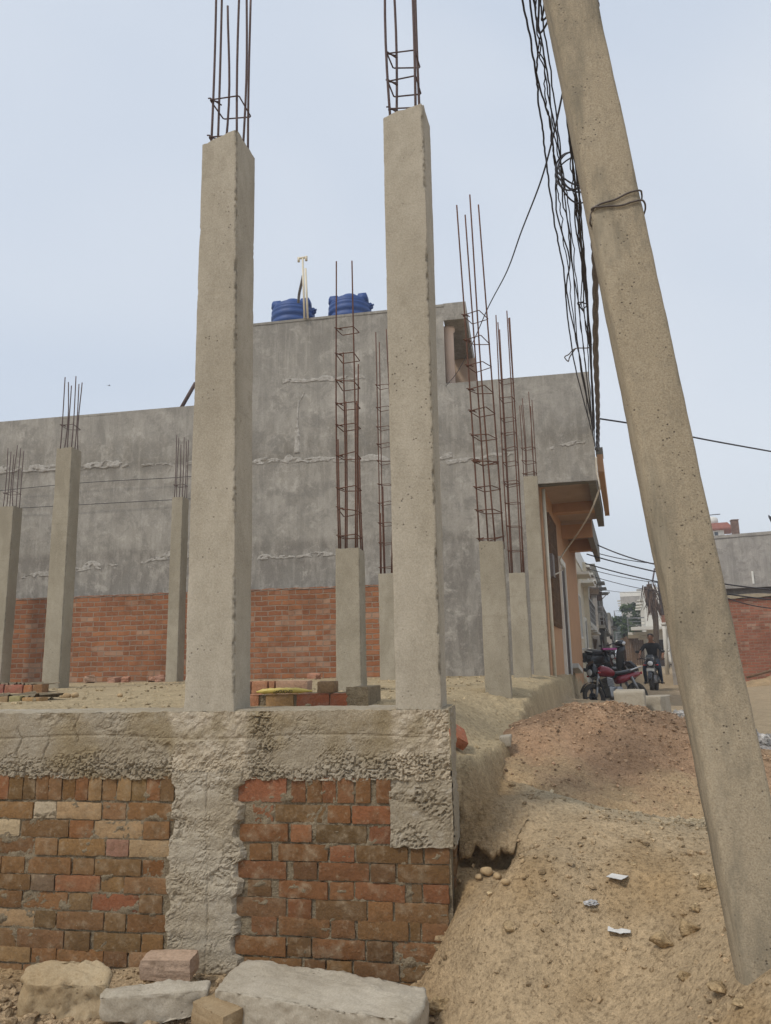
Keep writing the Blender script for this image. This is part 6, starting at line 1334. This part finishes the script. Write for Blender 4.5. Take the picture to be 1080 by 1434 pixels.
# parked bikes on the left
p = gpt(866, 975, 16.5); rb = motorcycle(p, PSI+pi+.45, 'red motorcycle with a black seat and chrome grab rail parked sideways behind the soil heap', 'redpaint', lean=.22, plate=False); rb.scale = (.92,.92,.92); rb.location.z -= .10
p = gpt(842, 935, 29); motorcycle(p, vy+.7, 'dusty dark motorcycle parked against the dark cluttered house behind the scooter', 'bark', lean=-.1)
def scooter(loc, yaw, label, paint, lean=.08):
    r = empty('scooter', loc, yaw, label, 'scooter'); r.rotation_euler = (lean, 0, yaw)
    def P(mb, n, m_): return mb.build(n, M[m_], r)
    wheel(r, .60, .22, .22, .09, 6); wheel(r, -.60, .22, .22, .10, 6)
    el = lambda rings: [[Vector((x, wd*cos(w_), z+hh*sin(w_))) for w_ in [2*pi*j/16 for j in range(16)]] for x, wd, hh, z in rings]
    b = MB(); b.loft(el(((-.92,.05,.05,.72),(-.84,.13,.13,.66),(-.62,.185,.20,.58),(-.35,.19,.22,.54),(-.12,.17,.20,.52),(-.02,.13,.15,.48)))); P(b, 'rear_body', paint)
    b = MB(); b.loft(el(((-.80,.06,.03,.82),(-.70,.14,.055,.81),(-.40,.15,.06,.78),(-.10,.14,.055,.755),(0.,.09,.035,.75)))); P(b, 'seat', 'black')
    b = MB(); b.b2((-.10,-.17,.27),(.36,.17,.35), bev=.02); P(b, 'floorboard', 'black')
    b = MB(); rings = []
    for z, x, wd in ((.28,.34,.17),(.40,.36,.20),(.60,.39,.215),(.78,.42,.19),(.92,.44,.12)):
        rings.append([Vector((x+.10*(1-(y/wd)**2), y, z)) for y in [wd*q for q in (-1,-.7,-.35,0,.35,.7,1)]]+[Vector((x-.03+.06*(1-(y/wd)**2), y, z)) for y in [wd*q for q in (1,.7,.35,0,-.35,-.7,-1)]])
    b.loft(rings); P(b, 'leg_shield', paint)
    b = MB(); b.loft(el(((.36,.05,.06,.40),(.48,.09,.09,.42),(.66,.085,.085,.44),(.80,.06,.055,.36),(.86,.03,.03,.28)))); P(b, 'front_mudguard', paint)
    b = MB(); 
    for s_ in (-1,1): b.tube([(.60,s_*.07,.22),(.50,s_*.06,.5)], .025, 8)
    P(b, 'fork', 'steel')
    b = MB(); b.loft(el(((.30,.10,.05,.98),(.38,.15,.08,1.0),(.47,.14,.09,1.0),(.54,.09,.06,.99)))); P(b, 'headstock', paint)
    b = MB(); b.ell((.53,0,1.0), (.035,.085,.05)); P(b, 'headlight', 'lamp')
    b = MB(); b.tube(smoothpts([(.28,-.36,.99),(.35,-.22,1.02),(.40,0,1.0),(.35,.22,1.02),(.28,.36,.99)], 5), .014, 8); hbar = P(b, 'handlebar', 'black')
    for s_ in (-1,1):
        b = MB(); b.tube([(.315,s_*.28,1.0),(.265,s_*.385,.985)], .02, 10); b.build('grip', M['rubber'], hbar)
        b = MB(); b.tube([(.36,s_*.2,1.02),(.38,s_*.26,1.15)], .007, 6); b.ell((.38,s_*.29,1.19), (.012,.06,.05)); b.build('mirror', M['black'], hbar)
    b = MB(); b.box((-.91,0,.72), (.03,.16,.06), bev=.01); P(b, 'tail_light', 'redlens')
    b = MB(); b.tube(smoothpts([(-.45,-.15,.80),(-.72,-.15,.86),(-.90,0,.88),(-.72,.15,.86),(-.45,.15,.80)], 5), .014, 8); P(b, 'grab_rail', 'chrome')
    b = MB(); b.b2((-.55,-.10,.18),(-.15,.12,.36), bev=.03); P(b, 'engine', 'steel')
    b = MB(); b.tube([(-.35,-.16,.24),(-.45,-.17,.25),(-.85,-.18,.33)], [.03,.05,.05], 12); P(b, 'exhaust', 'black')
    b = MB(); b.b2((-.97,-.10,.50),(-.95,.10,.60)); P(b, 'number_plate', 'plate')
    return r
p = aD(859, 953, 22); p.z = max(p.z, gz(p.x, p.y)); sc_ = scooter(p, PSI-.95, 'black scooter parked behind the red motorcycle, its front turned to the right', 'black_gloss', .12)
sc_.location.z += .0
R_ = sc_.matrix_basis
b = MB(); U, V = np.meshgrid(np.linspace(-.2,.2,14), np.linspace(-.17,.17,12), indexing='ij'); b.grid(np.stack([U, V, .06-.9*V*V*2+.02*fbm(U*6,V*6,3,2)], -1)); pk = b.build('cloth', M['pinkcloth'], None, p+Vector((-.05,0,.82))); pk.rotation_euler = (0,0,PSI); tag(pk, 'bright pink cloth draped on the seat of the black scooter', 'cloth')
p = gpt(941, 930, 45); scooter(p, PSI+pi+.9, 'white scooter parked in front of the far houses at the left edge of the pole', 'white_paint')

# rider -----------------------------------------------------------------
def person_rider(mc):
    loc = mc.location; yaw = mc.rotation_euler.z
    r = empty('person', loc, yaw, 'man in a black shirt and dark jeans riding the black motorcycle towards the camera', 'person')
    bm = bmesh.new(); sk = bm.verts.layers.skin.new()
    def V(co, rad): v = bm.verts.new(co); v[sk].radius = rad if isinstance(rad, tuple) else (rad, rad); return v
    def E(a, b_): bm.edges.new((a, b_)); return b_
    pel = V((-.24,0,.92), (.15,.13)); v = E(pel, V((-.23,0,1.06), (.15,.12))); v = E(v, V((-.19,0,1.22), (.17,.125))); ch = E(v, V((-.14,0,1.36), (.17,.12)))
    nk = E(ch, V((-.11,0,1.47), (.065,.06))); hd = E(nk, V((-.085,0,1.55), (.07,.075))); hd2 = E(hd, V((-.07,0,1.63), (.088,.092))); E(hd2, V((-.08,0,1.70), (.072,.078)))
    for s_ in (-1,1):
        sh = E(ch, V((-.12,s_*.19,1.38), .068)); el = E(sh, V((.02,s_*.34,1.16), .047)); wr = E(el, V((.25,s_*.325,1.015), .031)); E(wr, V((.285,s_*.33,1.005), (.036,.022)))
        hp = E(pel, V((-.20,s_*.12,.90), .095)); kn = E(hp, V((.22,s_*.21,.74), .068)); cf = E(kn, V((.12,s_*.22,.52), .058)); an = E(cf, V((-.02,s_*.23,.33), .040)); ft = E(an, V((.03,s_*.235,.275), .042)); E(ft, V((.16,s_*.24,.265), .033))
    pel[sk].use_root = True
    me = bpy.data.meshes.new('body'); bm.to_mesh(me); bm.free()
    o = bpy.data.objects.new('body_tmp', me); COL.objects.link(o); o.modifiers.new('s', 'SKIN'); sb = o.modifiers.new('u', 'SUBSURF'); sb.levels = 2; sb.render_levels = 2
    bpy.context.view_layer.update(); em = bpy.data.meshes.new_from_object(o.evaluated_get(bpy.context.evaluated_depsgraph_get())); bpy.data.objects.remove(o)
    mb = MB(); vs = [v.co.copy() for v in em.vertices]; fs = [list(p.vertices) for p in em.polygons]
    mb.add(vs, fs, 0, None, True)
    for s_ in (-1,1):     # fingers curled round the grips, thumb from the side of the palm
        for k_ in range(4):
            y = s_*(.295+.021*k_); L = (.9,1.,.95,.78)[k_]; mb.tube(smoothpts([(.285,y,1.012),(.315,y,1.012),(.335*L+.335*(1-L),y,.990),(.322,y,.962),(.300,y,.955)], 3), [.010]*6+[.009]*6+[.007], 6)
        mb.tube(smoothpts([(.28,s_*.292,1.0),(.295,s_*.272,.985),(.312,s_*.268,.968)], 3), [.012,.012,.011,.010,.010,.009,.008], 6)
    mb.ell((.022,0,1.605), (.022,.016,.022)); mb.ell((-.08,.092,1.60), (.022,.010,.030)); mb.ell((-.08,-.092,1.60), (.022,.010,.030))     # nose, ears
    for i, f in enumerate(mb.f):
        c = sum((Vector(mb.v[j]) for j in f), Vector())/len(f)
        if c.z > 1.455 or (c.x > .10 and c.z > .93 and abs(c.y) > .2): mb.mi[i] = 1
        elif c.z < .99 and not (abs(c.y) < .16 and c.z > .95): mb.mi[i] = 2
        if c.z < .31: mb.mi[i] = 3
        if c.x > .03 and c.z > .93 and abs(c.y) > .25: mb.mi[i] = 1
    o = mb.build('body', [M['blackcloth'], M['skin'], M['denim'], M['black']], r)
    b = MB(); b.lathe([(.085,-.03),(.090,.01),(.082,.05),(.055,.075),(.01,.085)], (-.10,0,1.655), n=18); b.build('hair', M['hair'], r)
    for s_ in (-1,1):
        b = MB(); b.ell((.008,s_*.033,1.635), (.010,.014,.008)); b.build('eye', M['eye'], r)
        b = MB(); b.tube([(.006,s_*.018,1.658),(.010,s_*.036,1.664),(-.002,s_*.054,1.658)], .005, 6); b.build('eyebrow', M['hair'], r)
    b = MB(); b.ell((.008,0,1.565), (.010,.026,.008)); b.build('mouth', M['lip'], r)
    b = MB(); b.tube(smoothpts([(-.13,.075,1.44),(-.05,.05,1.445),(-.035,0,1.425),(-.05,-.05,1.445),(-.13,-.075,1.44),(-.18,0,1.465),(-.13,.075,1.44)], 4), .014, 6); b.build('collar', M['blackcloth'], r)
    return r
person_rider(rid)

# thin dusty air over the street
b = MB(); b.b2((-45, -6, -3), (70, 200, 16)); hz = b.build('haze', bpy.data.materials.new('haze')); tag(hz, kind='stuff')
hm = hz.data.materials[0]; hm.use_nodes = True; ht = hm.node_tree; ht.nodes.clear(); ho_ = ht.nodes.new('ShaderNodeOutputMaterial'); hv = ht.nodes.new('ShaderNodeVolumePrincipled')
hv.inputs['Color'].default_value = (.86,.89,.94,1); hv.inputs['Density'].default_value = .0028; hv.inputs['Anisotropy'].default_value = .2; ht.links.new(hv.outputs[0], ho_.inputs['Volume'])

# ================================================================== LIGHT
w = bpy.data.worlds.new('World'); scene.world = w; w.use_nodes = True; t = w.node_tree
bg = t.nodes['Background']; bg.inputs['Strength'].default_value = .1
sky = t.nodes.new('ShaderNodeTexSky'); sky.sky_type = 'NISHITA'; sky.sun_disc = False
SUN_EL = radians(52); sunv = Vector((-.62, -.78, 0)).normalized()
sky.sun_elevation = SUN_EL; sky.sun_rotation = atan2(sunv.x, sunv.y); sky.dust_density = 3.; sky.air_density = 1.2
tc = t.nodes.new('ShaderNodeTexCoord'); nz = t.nodes.new('ShaderNodeTexNoise'); nz.inputs['Scale'].default_value = 1.1; nz.inputs['Detail'].default_value = 2.5; nz.inputs['Roughness'].default_value = .55; nz.inputs['Distortion'].default_value = .4
mp = t.nodes.new('ShaderNodeMapping'); mp.inputs['Scale'].default_value = (1,1,2.2); t.links.new(tc.outputs['Generated'], mp.inputs['Vector']); t.links.new(mp.outputs[0], nz.inputs['Vector'])
rp = t.nodes.new('ShaderNodeValToRGB'); e = rp.color_ramp.elements; e[0].position = .36; e[0].color = (6.1,6.8,7.85,1); e[1].position = .70; e[1].color = (7.45,7.9,8.5,1); t.links.new(nz.outputs['Fac'], rp.inputs['Fac'])
mx = t.nodes.new('ShaderNodeMix'); mx.data_type = 'RGBA'; mx.inputs[0].default_value = .84; t.links.new(rp.outputs['Color'], mx.inputs[7])
t.links.new(sky.outputs[0], mx.inputs[6]); t.links.new(mx.outputs[2], bg.inputs['Color'])
sl = bpy.data.lights.new('sun', 'SUN'); sl.energy = 1.6; sl.angle = radians(10); sl.color = (1,.94,.84)
so = bpy.data.objects.new('sun', sl); COL.objects.link(so); so.location = (-8,-8,14)
dv = Vector((sunv.x*cos(SUN_EL), sunv.y*cos(SUN_EL), sin(SUN_EL)))
so.rotation_euler = dv.to_track_quat('Z', 'Y').to_euler()
scene.view_settings.view_transform = 'Standard'; scene.view_settings.look = 'None'; scene.view_settings.exposure = .18; scene.view_settings.gamma = 1
scene.cycles.max_bounces = 6; scene.cycles.diffuse_bounces = 4
